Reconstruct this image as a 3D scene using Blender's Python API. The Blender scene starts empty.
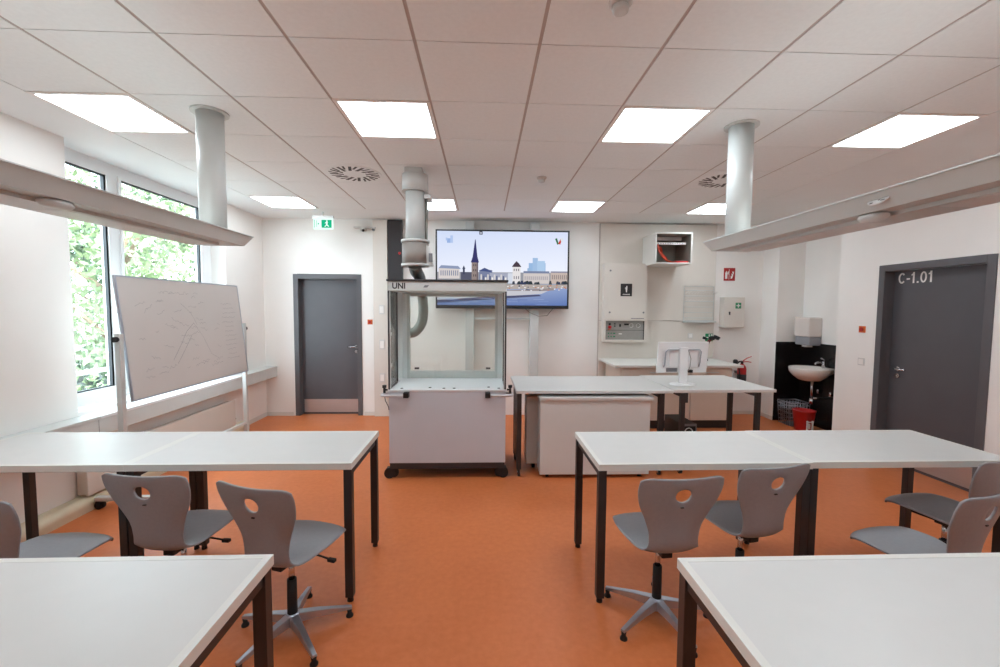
import bpy, math, random
from mathutils import Vector, Matrix
random.seed(7)
PI = math.pi; D = math.radians
S = bpy.context.scene
COL = S.collection

# ------------------------------------------------------------------ camera
EYE = 1.68
cam = bpy.data.cameras.new('camera'); co = bpy.data.objects.new('camera', cam); COL.objects.link(co)
FPX, YAW, PITCH, ROLL = 430.66, 0.03872, -0.0598, 0.00621
cam.sensor_width = 36; cam.sensor_fit = 'HORIZONTAL'; cam.lens = FPX*36/1000
cam.clip_start = 0.05; cam.clip_end = 200
fw = Vector((math.sin(YAW)*math.cos(PITCH), math.cos(YAW)*math.cos(PITCH), math.sin(PITCH)))
r0 = Vector((math.cos(YAW), -math.sin(YAW), 0)); u0 = r0.cross(fw)
rr = r0*math.cos(ROLL)+u0*math.sin(ROLL); uu = -r0*math.sin(ROLL)+u0*math.cos(ROLL)
co.matrix_world = Matrix(((rr.x, uu.x, -fw.x, 0), (rr.y, uu.y, -fw.y, 0), (rr.z, uu.z, -fw.z, EYE), (0, 0, 0, 1)))
S.camera = co

# ------------------------------------------------------------------ world, sun, exposure
w = bpy.data.worlds.new('sky'); S.world = w; w.use_nodes = True
bg = w.node_tree.nodes['Background']; bg.inputs[0].default_value = (0.80, 0.93, 1.06, 1); bg.inputs[1].default_value = 8
sun = bpy.data.lights.new('sun', 'SUN'); sun.energy = 9.0; sun.angle = 0.05; sun.color = (1, .97, .9)
so = bpy.data.objects.new('sun', sun); COL.objects.link(so)
so.rotation_euler = Vector((-0.62, 0.35, -0.70)).to_track_quat('-Z', 'Y').to_euler()
PANEL = 8.5                                    # emission of the ceiling panels
# daylight sampling through the window (portal: guides sky samples, adds no light of its own)
pl = bpy.data.lights.new('window_portal', 'AREA'); pl.shape = 'RECTANGLE'; pl.size = 2.1; pl.size_y = 2.2
pl.cycles.is_portal = True
po = bpy.data.objects.new('window_portal', pl); COL.objects.link(po)
po.location = (-3.70, 4.7, 1.9); po.rotation_euler = Vector((1, 0, 0)).to_track_quat('-Z', 'Y').to_euler()
vs = S.view_settings; vs.view_transform = 'Standard'; vs.look = 'None'; vs.gamma = 1; vs.exposure = 0.62; vs.use_curve_mapping = False
S.cycles.use_denoising = True
S.cycles.max_bounces = 10; S.cycles.diffuse_bounces = 6; S.cycles.glossy_bounces = 4; S.cycles.transmission_bounces = 8
S.cycles.transparent_max_bounces = 12; S.cycles.sample_clamp_indirect = 6
S.cycles.caustics_reflective = False; S.cycles.caustics_refractive = False

# ------------------------------------------------------------------ materials
def s2l(c): return tuple(((v/255)/12.92 if v/255 <= .04045 else ((v/255+.055)/1.055)**2.4) for v in c)+(1,)
MATS = {}
def mat(name, rgb, rough=.5, metal=0, noise=0, nscale=8, bump=0, spec=.5, emit=None, estr=1, alpha=None, stretch=None):
    m = bpy.data.materials.new(name); m.use_nodes = True; MATS[name] = m
    nt = m.node_tree; b = nt.nodes['Principled BSDF']
    base = s2l(rgb); b.inputs['Base Color'].default_value = base
    b.inputs['Roughness'].default_value = rough; b.inputs['Metallic'].default_value = metal
    b.inputs['Specular IOR Level'].default_value = spec
    tc = nt.nodes.new('ShaderNodeTexCoord')
    n = nt.nodes.new('ShaderNodeTexNoise'); n.inputs['Scale'].default_value = nscale; n.inputs['Detail'].default_value = 5
    if stretch:
        mp = nt.nodes.new('ShaderNodeMapping'); mp.inputs['Scale'].default_value = stretch
        nt.links.new(tc.outputs['Object'], mp.inputs[0]); nt.links.new(mp.outputs[0], n.inputs['Vector'])
    else: nt.links.new(tc.outputs['Object'], n.inputs['Vector'])
    if noise:
        cr = nt.nodes.new('ShaderNodeValToRGB')
        cr.color_ramp.elements[0].position = .3; cr.color_ramp.elements[1].position = .7
        cr.color_ramp.elements[0].color = tuple(max(0, v*(1-noise)) for v in base[:3])+(1,)
        cr.color_ramp.elements[1].color = tuple(min(1, v*(1+noise)) for v in base[:3])+(1,)
        nt.links.new(n.outputs['Fac'], cr.inputs[0]); nt.links.new(cr.outputs[0], b.inputs['Base Color'])
    if bump:
        bp = nt.nodes.new('ShaderNodeBump'); bp.inputs['Strength'].default_value = bump; bp.inputs['Distance'].default_value = .002
        nt.links.new(n.outputs['Fac'], bp.inputs['Height']); nt.links.new(bp.outputs[0], b.inputs['Normal'])
    if emit:
        b.inputs['Emission Color'].default_value = s2l(emit); b.inputs['Emission Strength'].default_value = estr
    return m
def glass(name, tint=(1, 1, 1), refl=.03):
    m = bpy.data.materials.new(name); m.use_nodes = True; nt = m.node_tree; nt.nodes.clear(); MATS[name] = m
    o = nt.nodes.new('ShaderNodeOutputMaterial'); mx = nt.nodes.new('ShaderNodeMixShader')
    t = nt.nodes.new('ShaderNodeBsdfTransparent'); t.inputs[0].default_value = (*tint, 1)
    g = nt.nodes.new('ShaderNodeBsdfGlossy'); g.inputs['Roughness'].default_value = .02
    lw = nt.nodes.new('ShaderNodeLayerWeight'); lw.inputs[0].default_value = .5      # facing-based reflection, same on both sides of the pane
    pw = nt.nodes.new('ShaderNodeMath'); pw.operation = 'POWER'; pw.inputs[1].default_value = 4
    f = nt.nodes.new('ShaderNodeMath'); f.operation = 'MULTIPLY_ADD'; f.inputs[1].default_value = .6; f.inputs[2].default_value = refl
    nt.links.new(lw.outputs['Facing'], pw.inputs[0]); nt.links.new(pw.outputs[0], f.inputs[0])
    nt.links.new(f.outputs[0], mx.inputs[0]); nt.links.new(t.outputs[0], mx.inputs[1]); nt.links.new(g.outputs[0], mx.inputs[2])
    nt.links.new(mx.outputs[0], o.inputs[0]); return m
def emis(name, rgb, st, lin=None):
    m = bpy.data.materials.new(name); m.use_nodes = True; nt = m.node_tree; nt.nodes.clear(); MATS[name] = m
    o = nt.nodes.new('ShaderNodeOutputMaterial'); e = nt.nodes.new('ShaderNodeEmission')
    e.inputs[0].default_value = (*lin, 1) if lin else s2l(rgb); e.inputs[1].default_value = st; nt.links.new(e.outputs[0], o.inputs[0]); return m

mat('wall_paint', (240, 238, 234), .75, noise=.015, nscale=3, bump=.15)
mat('ceiling_tile', (236, 241, 241), .9, noise=.02, nscale=40, bump=.3)
mat('ceiling_plaster', (234, 238, 238), .9, noise=.01, nscale=3)
mat('ceiling_rail', (186, 176, 170), .7)
mat('white_laminate', (210, 209, 206), .38, noise=.01, nscale=12)
mat('cream_laminate', (212, 200, 186), .5, noise=.02, nscale=6)
mat('edge_white', (220, 219, 213), .45, noise=.01)
mat('leg_black', (44, 40, 40), .42, noise=.08, nscale=20)
mat('rubber', (22, 21, 22), .6, noise=.1, nscale=30)
mat('dark_trim', (46, 44, 46), .5, noise=.05)
mat('chair_plastic', (146, 148, 152), .48, noise=.03, nscale=60, bump=.25)
mat('alu', (176, 180, 190), .3, metal=.85, noise=.04, nscale=30)
mat('chrome', (205, 205, 208), .15, metal=1, noise=.02)
mat('steel', (205, 205, 208), .42, metal=.9, noise=.05, nscale=4, stretch=(1, 1, 40))
mat('door_grey', (86, 85, 89), .42, noise=.04, nscale=5)
mat('door_frame_grey', (92, 91, 94), .4, noise=.03)
mat('light_grey_metal', (206, 210, 208), .35, noise=.02)
mat('beam_grey', (196, 198, 194), .38, noise=.02, nscale=4)
mat('cart_grey', (200, 204, 212), .4, noise=.02, nscale=4)
mat('pvc_white', (232, 234, 235), .35, noise=.01)
mat('gasket', (28, 34, 38), .5, noise=.05)
mat('beige_cover', (214, 200, 172), .5, noise=.04, nscale=6)
mat('panel_white', (219, 213, 204), .45, noise=.012)
mat('board_white', (206, 202, 198), .22, noise=.02, nscale=2.5)
mat('marker', (140, 138, 141), .7, noise=.2, nscale=30)
mat('tile_black', (24, 20, 20), .25, noise=.15, nscale=5)
mat('ceramic', (224, 216, 210), .12, noise=.01)
mat('red', (176, 28, 30), .4, noise=.05)
mat('red_sign', (170, 32, 30), .45, noise=.04)
mat('white_print', (238, 236, 232), .6, noise=.01)
mat('green', (24, 130, 84), .5, noise=.04)
mat('orange', (214, 108, 48), .5, noise=.04)
mat('black_print', (30, 30, 32), .5, noise=.05)
mat('grey_print', (120, 122, 126), .5, noise=.05)
mat('panel_instrument', (150, 148, 143), .45, noise=.04, nscale=14)
mat('lining_grey', (132, 131, 122), .6, noise=.05)
mat('hedge_green', (26, 36, 26), .7, noise=.3, nscale=3)
mat('hose_red', (196, 62, 34), .5, noise=.2, nscale=20)
mat('dark_red', (104, 34, 30), .5, noise=.1)
mat('duct', (142, 144, 138), .5, noise=.08, nscale=20)
mat('cable', (150, 144, 138), .5, noise=.05)
mat('leaf_a', (102, 118, 80), .55, noise=.3, nscale=2)
mat('leaf_b', (70, 90, 62), .55, noise=.3, nscale=2)
mat('bark', (110, 92, 74), .9, noise=.2, nscale=8, bump=.6)
mat('paving', (150, 149, 145), .9, noise=.3, nscale=6)
mat('monitor_white', (236, 236, 236), .35, noise=.01)
mat('dispenser_grey', (150, 152, 158), .3, noise=.03)
for lm in ('leaf_a', 'leaf_b'):
    b = MATS[lm].node_tree.nodes['Principled BSDF']; b.inputs['Transmission Weight'].default_value = 0
emis('panel_light', None, PANEL, (.90, 1.0, 1.07)); emis('ceiling_fill', None, 3.0, (.95, 1.0, 1.0))  # second emitter is an added glow that lifts the ceiling brightness
emis('exit_white', (225, 255, 245), .8); emis('exit_green', (30, 190, 140), .62)
glass('window_glass', (.97, 1, .99)); glass('hood_glass', (.965, .985, .975))

# floor linoleum: mottled orange
m = mat('linoleum', (196, 104, 58), .42, spec=.35)
nt = m.node_tree; b = nt.nodes['Principled BSDF']; tc = nt.nodes.new('ShaderNodeTexCoord')
n1 = nt.nodes.new('ShaderNodeTexNoise'); n1.inputs['Scale'].default_value = 2.2; n1.inputs['Detail'].default_value = 7; n1.inputs['Roughness'].default_value = .65; n1.inputs['Distortion'].default_value = .8
n2 = nt.nodes.new('ShaderNodeTexNoise'); n2.inputs['Scale'].default_value = 26; n2.inputs['Detail'].default_value = 4
ma = nt.nodes.new('ShaderNodeMath'); ma.operation = 'ADD'; mb_ = nt.nodes.new('ShaderNodeMath'); mb_.operation = 'MULTIPLY'; mb_.inputs[1].default_value = .5
cr = nt.nodes.new('ShaderNodeValToRGB'); cr.color_ramp.elements[0].position = .3; cr.color_ramp.elements[1].position = .72
cr.color_ramp.elements[0].color = s2l((198, 108, 58)); cr.color_ramp.elements[1].color = s2l((214, 124, 74))
for n in (n1, n2): nt.links.new(tc.outputs['Object'], n.inputs['Vector'])
nt.links.new(n1.outputs['Fac'], ma.inputs[0]); nt.links.new(n2.outputs['Fac'], ma.inputs[1]); nt.links.new(ma.outputs[0], mb_.inputs[0])
nt.links.new(mb_.outputs[0], cr.inputs[0]); nt.links.new(cr.outputs[0], b.inputs['Base Color'])

# ------------------------------------------------------------------ mesh building
class MB:
    def __init__(s): s.v = []; s.f = []; s.m = []; s.sm = []
    def add(s, vs, fs, mi=0, smooth=False):
        o = len(s.v); s.v += [tuple(p) for p in vs]
        for f in fs: s.f.append(tuple(i+o for i in f)); s.m.append(mi); s.sm.append(smooth)
        return s
    def box(s, x0, x1, y0, y1, z0, z1, mi=0):
        vs = [(x, y, z) for z in (z0, z1) for y in (y0, y1) for x in (x0, x1)]
        return s.add(vs, [(0, 2, 3, 1), (4, 5, 7, 6), (0, 1, 5, 4), (2, 6, 7, 3), (0, 4, 6, 2), (1, 3, 7, 5)], mi)
    def hexa(s, bot, top, mi=0):      # bot, top: four corners each, same order
        return s.add(list(bot)+list(top), [(3, 2, 1, 0), (4, 5, 6, 7), (0, 1, 5, 4), (1, 2, 6, 5), (2, 3, 7, 6), (3, 0, 4, 7)], mi)
    def cyl(s, p0, p1, r0, r1=None, n=20, mi=0, cap=True):
        r1 = r0 if r1 is None else r1
        p0 = Vector(p0); p1 = Vector(p1); d = (p1-p0).normalized()
        a = d.orthogonal().normalized(); b = d.cross(a)
        vs = []
        for p, r in ((p0, r0), (p1, r1)):
            for i in range(n):
                t = 2*PI*i/n; vs.append(p+a*math.cos(t)*r+b*math.sin(t)*r)
        s.add(vs, [(i, (i+1) % n, n+(i+1) % n, n+i) for i in range(n)], mi, True)
        if cap: s.add(vs, [tuple(reversed(range(n))), tuple(range(n, 2*n))], mi, False)
        return s
    def tube(s, pts, r, n=8, mi=0, closed=False, rf=None):
        pts = [Vector(p) for p in pts]; N = len(pts); vs = []; prev = None
        for k, p in enumerate(pts):
            if closed: d = pts[(k+1) % N]-pts[k-1]
            else: d = pts[min(k+1, N-1)]-pts[max(k-1, 0)]
            d.normalize()
            if prev is None: a = d.orthogonal().normalized()
            else: a = (prev-d*prev.dot(d)).normalized()
            prev = a; b = d.cross(a); q = rf(k) if rf else r
            for i in range(n):
                t = 2*PI*i/n; vs.append(p+a*math.cos(t)*q+b*math.sin(t)*q)
        fs = [(k*n+i, k*n+(i+1) % n, (k+1)*n+(i+1) % n, (k+1)*n+i) for k in range(N-1) for i in range(n)]
        if closed: fs += [((N-1)*n+i, (N-1)*n+(i+1) % n, (i+1) % n, i) for i in range(n)]
        s.add(vs, fs, mi, True)
        if not closed: s.add([vs[i] for i in range(n)]+[vs[(N-1)*n+i] for i in range(n)], [tuple(reversed(range(n))), tuple(range(n, 2*n))], mi)
        return s
    def lathe(s, prof, c=(0, 0, 0), n=24, mi=0, sx=1, sy=1):
        vs = []; N = len(prof)
        for r, z in prof:
            for i in range(n):
                t = 2*PI*i/n; vs.append((c[0]+r*sx*math.cos(t), c[1]+r*sy*math.sin(t), c[2]+z))
        fs = [(k*n+i, k*n+(i+1) % n, (k+1)*n+(i+1) % n, (k+1)*n+i) for k in range(N-1) for i in range(n)]
        s.add(vs, fs, mi, True)
        s.add(vs[:n]+vs[-n:], [tuple(reversed(range(n))), tuple(range(n, 2*n))], mi)
        return s
    def poly(s, pts, axis, lo, hi, mi=0):    # polygon extruded along an axis; pts are the two other coordinates in order
        def P(a, b, c): return {'x': (c, a, b), 'y': (a, c, b), 'z': (a, b, c)}[axis]
        n = len(pts)
        vs = [P(a, b, lo) for a, b in pts]+[P(a, b, hi) for a, b in pts]
        return s.add(vs, [tuple(reversed(range(n))), tuple(range(n, 2*n))]+[(i, (i+1) % n, n+(i+1) % n, n+i) for i in range(n)], mi)
    def xf(s, M):
        s.v = [tuple(M @ Vector(p)) for p in s.v]; return s
    def obj(s, name, mats, parent=None, bevel=0, fix=True):
        me = bpy.data.meshes.new(name); me.from_pydata(s.v, [], s.f)
        for mm in ([mats] if isinstance(mats, str) else mats): me.materials.append(MATS[mm])
        for p, mi, sm in zip(me.polygons, s.m, s.sm): p.material_index = mi; p.use_smooth = sm
        if fix:
            import bmesh
            bm = bmesh.new(); bm.from_mesh(me); bmesh.ops.remove_doubles(bm, verts=bm.verts, dist=1e-6)
            bmesh.ops.recalc_face_normals(bm, faces=bm.faces); bm.to_mesh(me); bm.free()
        o = bpy.data.objects.new(name, me); COL.objects.link(o)
        if parent: o.parent = parent
        if bevel:
            md = o.modifiers.new('bevel', 'BEVEL'); md.width = bevel; md.segments = 2; md.limit_method = 'ANGLE'; md.angle_limit = .7
        return o
def tag(o, label, cat, group=None, kind=None):
    o['label'] = label; o['category'] = cat
    if group: o['group'] = group
    if kind: o['kind'] = kind
    return o
def thing(name, label, cat, loc=(0, 0, 0), rz=0, group=None):
    o = bpy.data.objects.new(name, None); COL.objects.link(o); o.location = loc; o.rotation_euler = (0, 0, rz)
    o.empty_display_size = .1
    return tag(o, label, cat, group)
def struct(o): o['kind'] = 'structure'; return o
def copy_tree(o, parent=None):
    c = o.copy(); COL.objects.link(c); c.parent = parent
    for ch in list(o.children): copy_tree(ch, c)
    return c
def text_mesh(name, txt, size, matn, parent, M, ext=.0006, sx=1, bold=.0):
    cu = bpy.data.curves.new(name, 'FONT'); cu.body = txt; cu.size = size; cu.extrude = ext; cu.resolution_u = 3; cu.offset = bold
    t = bpy.data.objects.new(name, cu); COL.objects.link(t)
    dg = bpy.context.evaluated_depsgraph_get(); me = bpy.data.meshes.new_from_object(t.evaluated_get(dg))
    bpy.data.objects.remove(t); bpy.data.curves.remove(cu)
    me.transform(M @ Matrix.Diagonal((sx, 1, 1, 1))); me.materials.clear(); me.materials.append(MATS[matn])
    o = bpy.data.objects.new(name, me); COL.objects.link(o); o.parent = parent; return o
def T(x, y, z): return Matrix.Translation((x, y, z))
RX = Matrix.Rotation(PI/2, 4, 'X')       # text standing up, facing -y

# ------------------------------------------------------------------ setting
XL, XR, YB, YF, ZC = -3.32, 4.40, 6.67, -2.4, 3.0
struct(MB().box(-3.75, 5.1, YF-.2, 7.0, -.12, 0).obj('floor', 'linoleum'))

b = MB()                                 # left wall with window recess y 3.62..5.74
WY0, WY1, ZS = 3.62, 5.72, .80
b.box(-3.67, XL, YF-.2, WY0, 0, ZC+.1); b.box(-3.67, XL, WY1, YB+.25, 0, ZC+.1); b.box(-3.67, XL, WY0, WY1, 0, ZS)
struct(b.obj('wall_left', 'wall_paint'))
b = MB()                                 # back wall with door opening
DX0, DX1, DZ = -2.86, -1.88, 2.15
b.box(XL, DX0, YB, YB+.25, 0, ZC+.1); b.box(DX1, XR, YB, YB+.25, 0, ZC+.1); b.box(DX0, DX1, YB, YB+.25, DZ, ZC+.1)
struct(b.obj('wall_back', 'wall_paint'))
b = MB()                                 # right wall: door opening and sink niche
RY0, RY1, NY0, NY1, NX = 3.57, 4.63, 5.19, 6.30, 4.80
b.box(XR, 5.0, YF-.2, RY0, 0, ZC+.1); b.box(XR, 5.0, RY0, RY1, DZ, ZC+.1); b.box(XR, 5.0, RY1, NY0, 0, ZC+.1)
b.box(NX, 5.0, NY0, NY1, 0, ZC+.1); b.box(XR, 5.0, NY1, YB+.25, 0, ZC+.1)
struct(b.obj('wall_right', 'wall_paint'))
struct(MB().box(XL, XR, YF-.2, YF, 0, ZC+.1).obj('wall_front', 'wall_paint'))

# ceiling: suspended tiles with grooves, plaster border, open cells for the lights
GX, GY, TT = -2.2223, 2.2355, .625
LIGHTS = [(j, r) for r in (-3, 1, 5) for j in (-1, 2, 5, 8)]
b = MB(); b.box(-3.67, 5.0, YF-.2, YB+.25, ZC+.085, ZC+.1, 2)
ex0, ex1, ey0, ey1 = GX-TT, GX+9*TT, GY-7*TT, GY+6*TT
b.box(-3.67, ex0, YF-.2, YB+.25, ZC, ZC+.085, 1); b.box(ex1, 5.0, YF-.2, YB+.25, ZC, ZC+.085, 1)
b.box(ex0, ex1, ey1, YB+.25, ZC, ZC+.085, 1); b.box(ex0, ex1, YF-.2, ey0, ZC, ZC+.085, 1)
for j in range(-1, 9):
    for r in range(-7, 6):
        if (j, r) in LIGHTS: continue
        x = GX+j*TT; y = GY+r*TT
        b.box(x+.009, x+TT-.009, y+.004, y+TT-.004, ZC, ZC+.02, 0)
for j in range(-1, 10): b.box(GX+j*TT-.011, GX+j*TT+.011, ey0, ey1, ZC+.004, ZC+.03, 2)
for r in range(-7, 7): b.box(ex0, ex1, GY+r*TT-.008, GY+r*TT+.008, ZC+.0042, ZC+.0295, 3)
struct(b.obj('ceiling', ['ceiling_tile', 'ceiling_plaster', 'ceiling_rail', 'ceiling_rail'], fix=False))

# ceiling light panels
proto = None
rown = {-3: 'above the front desks', 1: 'in the nearer row', 5: 'in the far row by the back wall'}
coln = {-1: 'nearest the window', 2: 'second from the window', 5: 'third from the window', 8: 'nearest the right wall'}
for (j, r) in LIGHTS:
    x = GX+(j+.5)*TT; y = GY+(r+.5)*TT
    if proto is None:
        o = proto = thing('ceiling_light', '', 'ceiling light')
        f = MB(); h = TT/2-.004; g = .283
        f.box(-h, h, -h, -g, -.004, .02); f.box(-h, h, g, h, -.004, .02); f.box(-h, -g, -g, g, -.004, .02); f.box(g, h, -g, g, -.004, .02)
        f.obj('frame', 'white_print', o)
        MB().box(-g, g, -g, g, .003, .012).obj('diffuser', 'panel_light', o)
    else: o = copy_tree(proto)
    o.location = (x, y, ZC)
    tag(o, 'bright square ceiling light %s, %s' % (coln[j], rown[r]), 'ceiling light', 'square lights in the tiled ceiling')

# baseboards
struct(MB().box(XL, DX0-.05, YB-.012, YB, 0, .06).box(DX1+.05, -1.67, YB-.012, YB, 0, .06).box(3.62, XR, YB-.012, YB, 0, .06).obj('baseboard_back', 'edge_white'))
struct(MB().box(XR-.012, XR, NY1, YB-.012, 0, .06).box(XR-.012, XR, RY1+.06, NY0, 0, .06).box(XR-.012, XR, YF, RY0-.06, 0, .06).obj('baseboard_right', 'edge_white'))
struct(MB().box(XL, XL+.012, WY1+.1, YB, 0, .06).obj('baseboard_left', 'edge_white'))

# window
b = MB(); X0, X1 = -3.56, -3.50
zt, zb = ZC, ZS
for a, c in ((WY0, 3.74), (4.19, 4.35), (5.50, WY1)): b.box(X0, X1, a, c, .92, 2.88)
b.box(X0, X1, WY0, WY1, zb, .92); b.box(X0, X1, WY0, WY1, 2.88, zt)
win = struct(b.obj('window_1', 'pvc_white', fix=False))
for a, c in ((3.74, 4.19), (4.35, 5.50)):          # opening sashes stand a little proud
    q = MB(); q.box(X1, X1+.02, a-.03, a, .87, 2.91); q.box(X1, X1+.02, c, c+.03, .87, 2.91)
    q.box(X1, X1+.02, a, c, .87, .92); q.box(X1, X1+.02, a, c, 2.88, 2.91); q.obj('sash', 'pvc_white', win, fix=False)
MB().box(-3.54, -3.53, 3.74, 4.19, .92, 2.88).obj('window_pane', 'window_glass', win)
MB().box(-3.54, -3.53, 4.35, 5.50, .92, 2.88).obj('window_pane', 'window_glass', win)
g = MB()
for a, c in ((3.74, 4.19), (4.35, 5.50)):
    g.box(X1-.025, X1+.004, a, c, 2.866, 2.882); g.box(X1-.025, X1+.004, c-.016, c+.004, .92, 2.88)
g.box(X1-.025, X1+.004, 4.172, 4.194, .92, 2.88)
g.box(X1-.025, X1+.004, 3.74, 4.19, .918, .932)
g.obj('gasket', 'gasket', win)
hd = MB(); hd.box(X1+.02, X1+.045, 4.195, 4.218, 1.55, 1.62); hd.box(X1+.045, X1+.06, 4.196, 4.217, 1.46, 1.6)
hd.obj('window_handle', 'light_grey_metal', win, bevel=.003)

# sill duct under the window along the whole left wall
sill = thing('sill_trunking', 'white window ledge with a grey cable duct front along the left wall', 'window ledge', (-3.2, 3, 0))
MB().poly([(-.295, .745), (.06, .745), (.06, .77), (-.295, .77)], 'y', .62, 2.72).obj('ledge', 'pvc_white', sill, bevel=.003)
q = MB(); q.box(-.115, .055, -5.2, 3.66, .615, .744); q.box(-.115, .06, -5.2, .62, .745, .77); q.box(-.115, .06, 2.72, 3.66, .745, .77)
q.obj('cable_duct', 'light_grey_metal', sill, bevel=.003)
for y in (-1.2, .6): MB().box(.0545, .0565, y, y+.004, .617, .742).obj('duct_joint', 'grey_print', sill)

# radiator and floor pipe cover
rad = thing('radiator', 'flat white panel radiator under the window ledge', 'radiator', (-3.27, 4.6, 0))
MB().box(.035, .06, -1.05, 1.05, .12, .47).obj('front_panel', 'panel_white', rad, bevel=.008)
q = MB().box(-.035, .035, -1.04, 1.04, .13, .455)
for k in range(60): q.box(-.03, .03, -1.02+k*.034, -1.02+k*.034+.012, .456, .462)
q.obj('convector', 'panel_white', rad, bevel=.003)
q = MB().box(.0, .034, 1.051, 1.06, .16, .2); q.cyl((0, 1.06, .2), (0, 1.13, .2), .018); q.cyl((0, 1.1, .2), (0, 1.1, .12), .01)
q.obj('valve', 'chrome', rad)
q = MB(); pts = []
for i in range(9): t = PI/2*i/8; pts.append((-3.26+.06*math.sin(t), .05+.06*math.cos(t)))
q.poly([(-3.318, 0), (-3.318, .11)]+pts+[(-3.2, 0)], 'y', YF, 5.95)
tag(q.obj('pipe_cover', 'beige_cover'), 'rounded beige pipe cover running along the floor of the window wall', 'pipe cover')

# ------------------------------------------------------------------ doors
def handle(parent, M, flip=1):
    q = MB(); q.cyl((0, 0, 0), (0, -.012, 0), .026, n=20); q.cyl((0, -.012, 0), (0, -.05, 0), .01, n=12)
    q.tube([(0, -.05, 0), (-.02*flip, -.052, 0), (-.06*flip, -.052, 0), (-.125*flip, -.05, 0)], .0095, n=10)
    q.xf(M); h = q.obj('door_handle', 'chrome', parent)
    q = MB(); q.cyl((0, 0, -.075), (0, -.012, -.075), .026, n=20); q.cyl((0, -.012, -.075), (0, -.016, -.075), .01, n=12)
    q.xf(M); q.obj('lock_rosette', 'chrome', parent)
def door_unit(n, W, Zh, M, kick):
    # built facing -y around x 0..W, wall face at y=0, leaf recessed
    f = MB()
    t = .07
    f.box(-.02, t-.02, -.012, .15, 0, Zh+.02); f.box(W-t+.02, W+.02, -.012, .15, 0, Zh+.02); f.box(t-.02, W-t+.02, -.012, .15, Zh-t+.02, Zh+.02)
    f.xf(M); o = struct(f.obj(n, 'door_frame_grey', bevel=.003))
    l = MB().box(t-.018, W-t+.018, .105, .148, .0005, Zh-t+.018).xf(M).obj('leaf', 'door_grey', o)
    if kick: MB().box(t, W-t, .1, .1045, .03, .235).xf(M).obj('kick_plate', 'steel', o)
    return o
d1 = door_unit('door_1', DX1-DX0, DZ, T(DX0, YB, 0), True)
handle(d1, T(-1.975, YB+.104, 1.06), 1)
MR = T(XR, RY1, 0) @ Matrix.Rotation(-PI/2, 4, 'Z')
d2 = door_unit('door_2', RY1-RY0, DZ, MR, True)
handle(d2, T(XR+.104, 4.48, 1.045) @ Matrix.Rotation(-PI/2, 4, 'Z'), -1)
# door number C-1.01 in plain bold strokes, each glyph a flat outline (x right, z up, cap height 1)
def ring(q, cx, rx, rz, th, a0, a1, n=20):
    for k in range(n):
        t0 = a0+(a1-a0)*k/n; t1 = a0+(a1-a0)*(k+1)/n; c = []
        for t, f in ((t0, 0), (t1, 0), (t1, 1), (t0, 1)):
            c.append((cx+(rx-f*th)*math.cos(t), .5+(rz-f*th)*math.sin(t)))
        q.poly(c, 'y', -.0012, 0)
q = MB()
ring(q, .33, .33, .5, .15, D(42), D(318))
q.box(.76, 1.06, -.0012, 0, .34, .47)
def one(q, x): q.box(x+.14, x+.29, -.0012, 0, 0, 1); q.poly([(x, .70), (x, .80), (x+.10, .85), (x+.15, 1.0), (x+.15, .70)], 'y', -.0012, 0)
one(q, 1.18); q.box(1.68, 1.84, -.0012, 0, 0, .15); ring(q, 2.25, .28, .5, .14, 0, 2*PI, 28); one(q, 2.66)
q.xf(T(XR+.1045, 4.535, 1.965) @ Matrix.Rotation(-PI/2, 4, 'Z') @ Matrix.Diagonal((.1185, 1, .115, 1))).obj('door_number', 'white_print', d2)

# ------------------------------------------------------------------ desks
def make_desk(W, D=.632, H=.813, name='desk'):
    o = thing(name, '', 'desk')
    MB().box(.025, W-.025, .025, D-.025, H-.036, H-.0008).obj('tabletop', 'white_laminate', o)
    q = MB().box(0, W, 0, .0249, H-.036, H); q.box(0, W, D-.0249, D, H-.036, H); q.box(0, .0249, .0249, D-.0249, H-.036, H); q.box(W-.0249, W, .0249, D-.0249, H-.036, H)
    q.obj('edge_band', 'edge_white', o)
    L = .045
    for x in (.004, W-.004-L):
        for y in (.01, D-.01-L):
            lg = MB().box(x, x+L, y, y+L, .03, H-.0365).obj('leg', 'leg_black', o, bevel=.002)
            MB().cyl((x+L/2, y+L/2, 0), (x+L/2, y+L/2, .03), .018, .014, n=14).obj('foot', 'rubber', lg)
    q = MB()
    for x in (.012, W-.012-.03): q.box(x, x+.03, .01+L, D-.01-L, H-.081, H-.037)
    q.box(.05, W-.05, .09, .12, H-.071, H-.037); q.box(.05, W-.05, D-.12, D-.09, H-.071, H-.037)
    q.obj('rail', 'leg_black', o)
    return o
desk0 = make_desk(1.226)
desks = [(-1.955, 2.372, 'white desk with dark legs by the aisle, left side, second row', None),
         (-3.0935, 2.372, 'white desk in the second row standing against the window ledge', 1.18),
         (.645, 2.322, 'white desk with dark legs by the aisle, right side, second row', None),
         (1.8725, 2.332, 'white desk in the second row reaching towards the dark grey door marked C-1.01', None),
         (-1.957, .857, 'front left desk, its white top cut by the lower edge of the photo', None),
         (.679, .796, 'front right desk, its white top cut by the lower edge of the photo', None)]
for i, (x, y, lab, _) in enumerate(desks):
    o = desk0 if i == 0 else copy_tree(desk0)
    o.location = (x, y, 0); tag(o, lab, 'desk', 'white student desks')
    if i == 1: o.scale = (.928, 1, 1)

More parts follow.
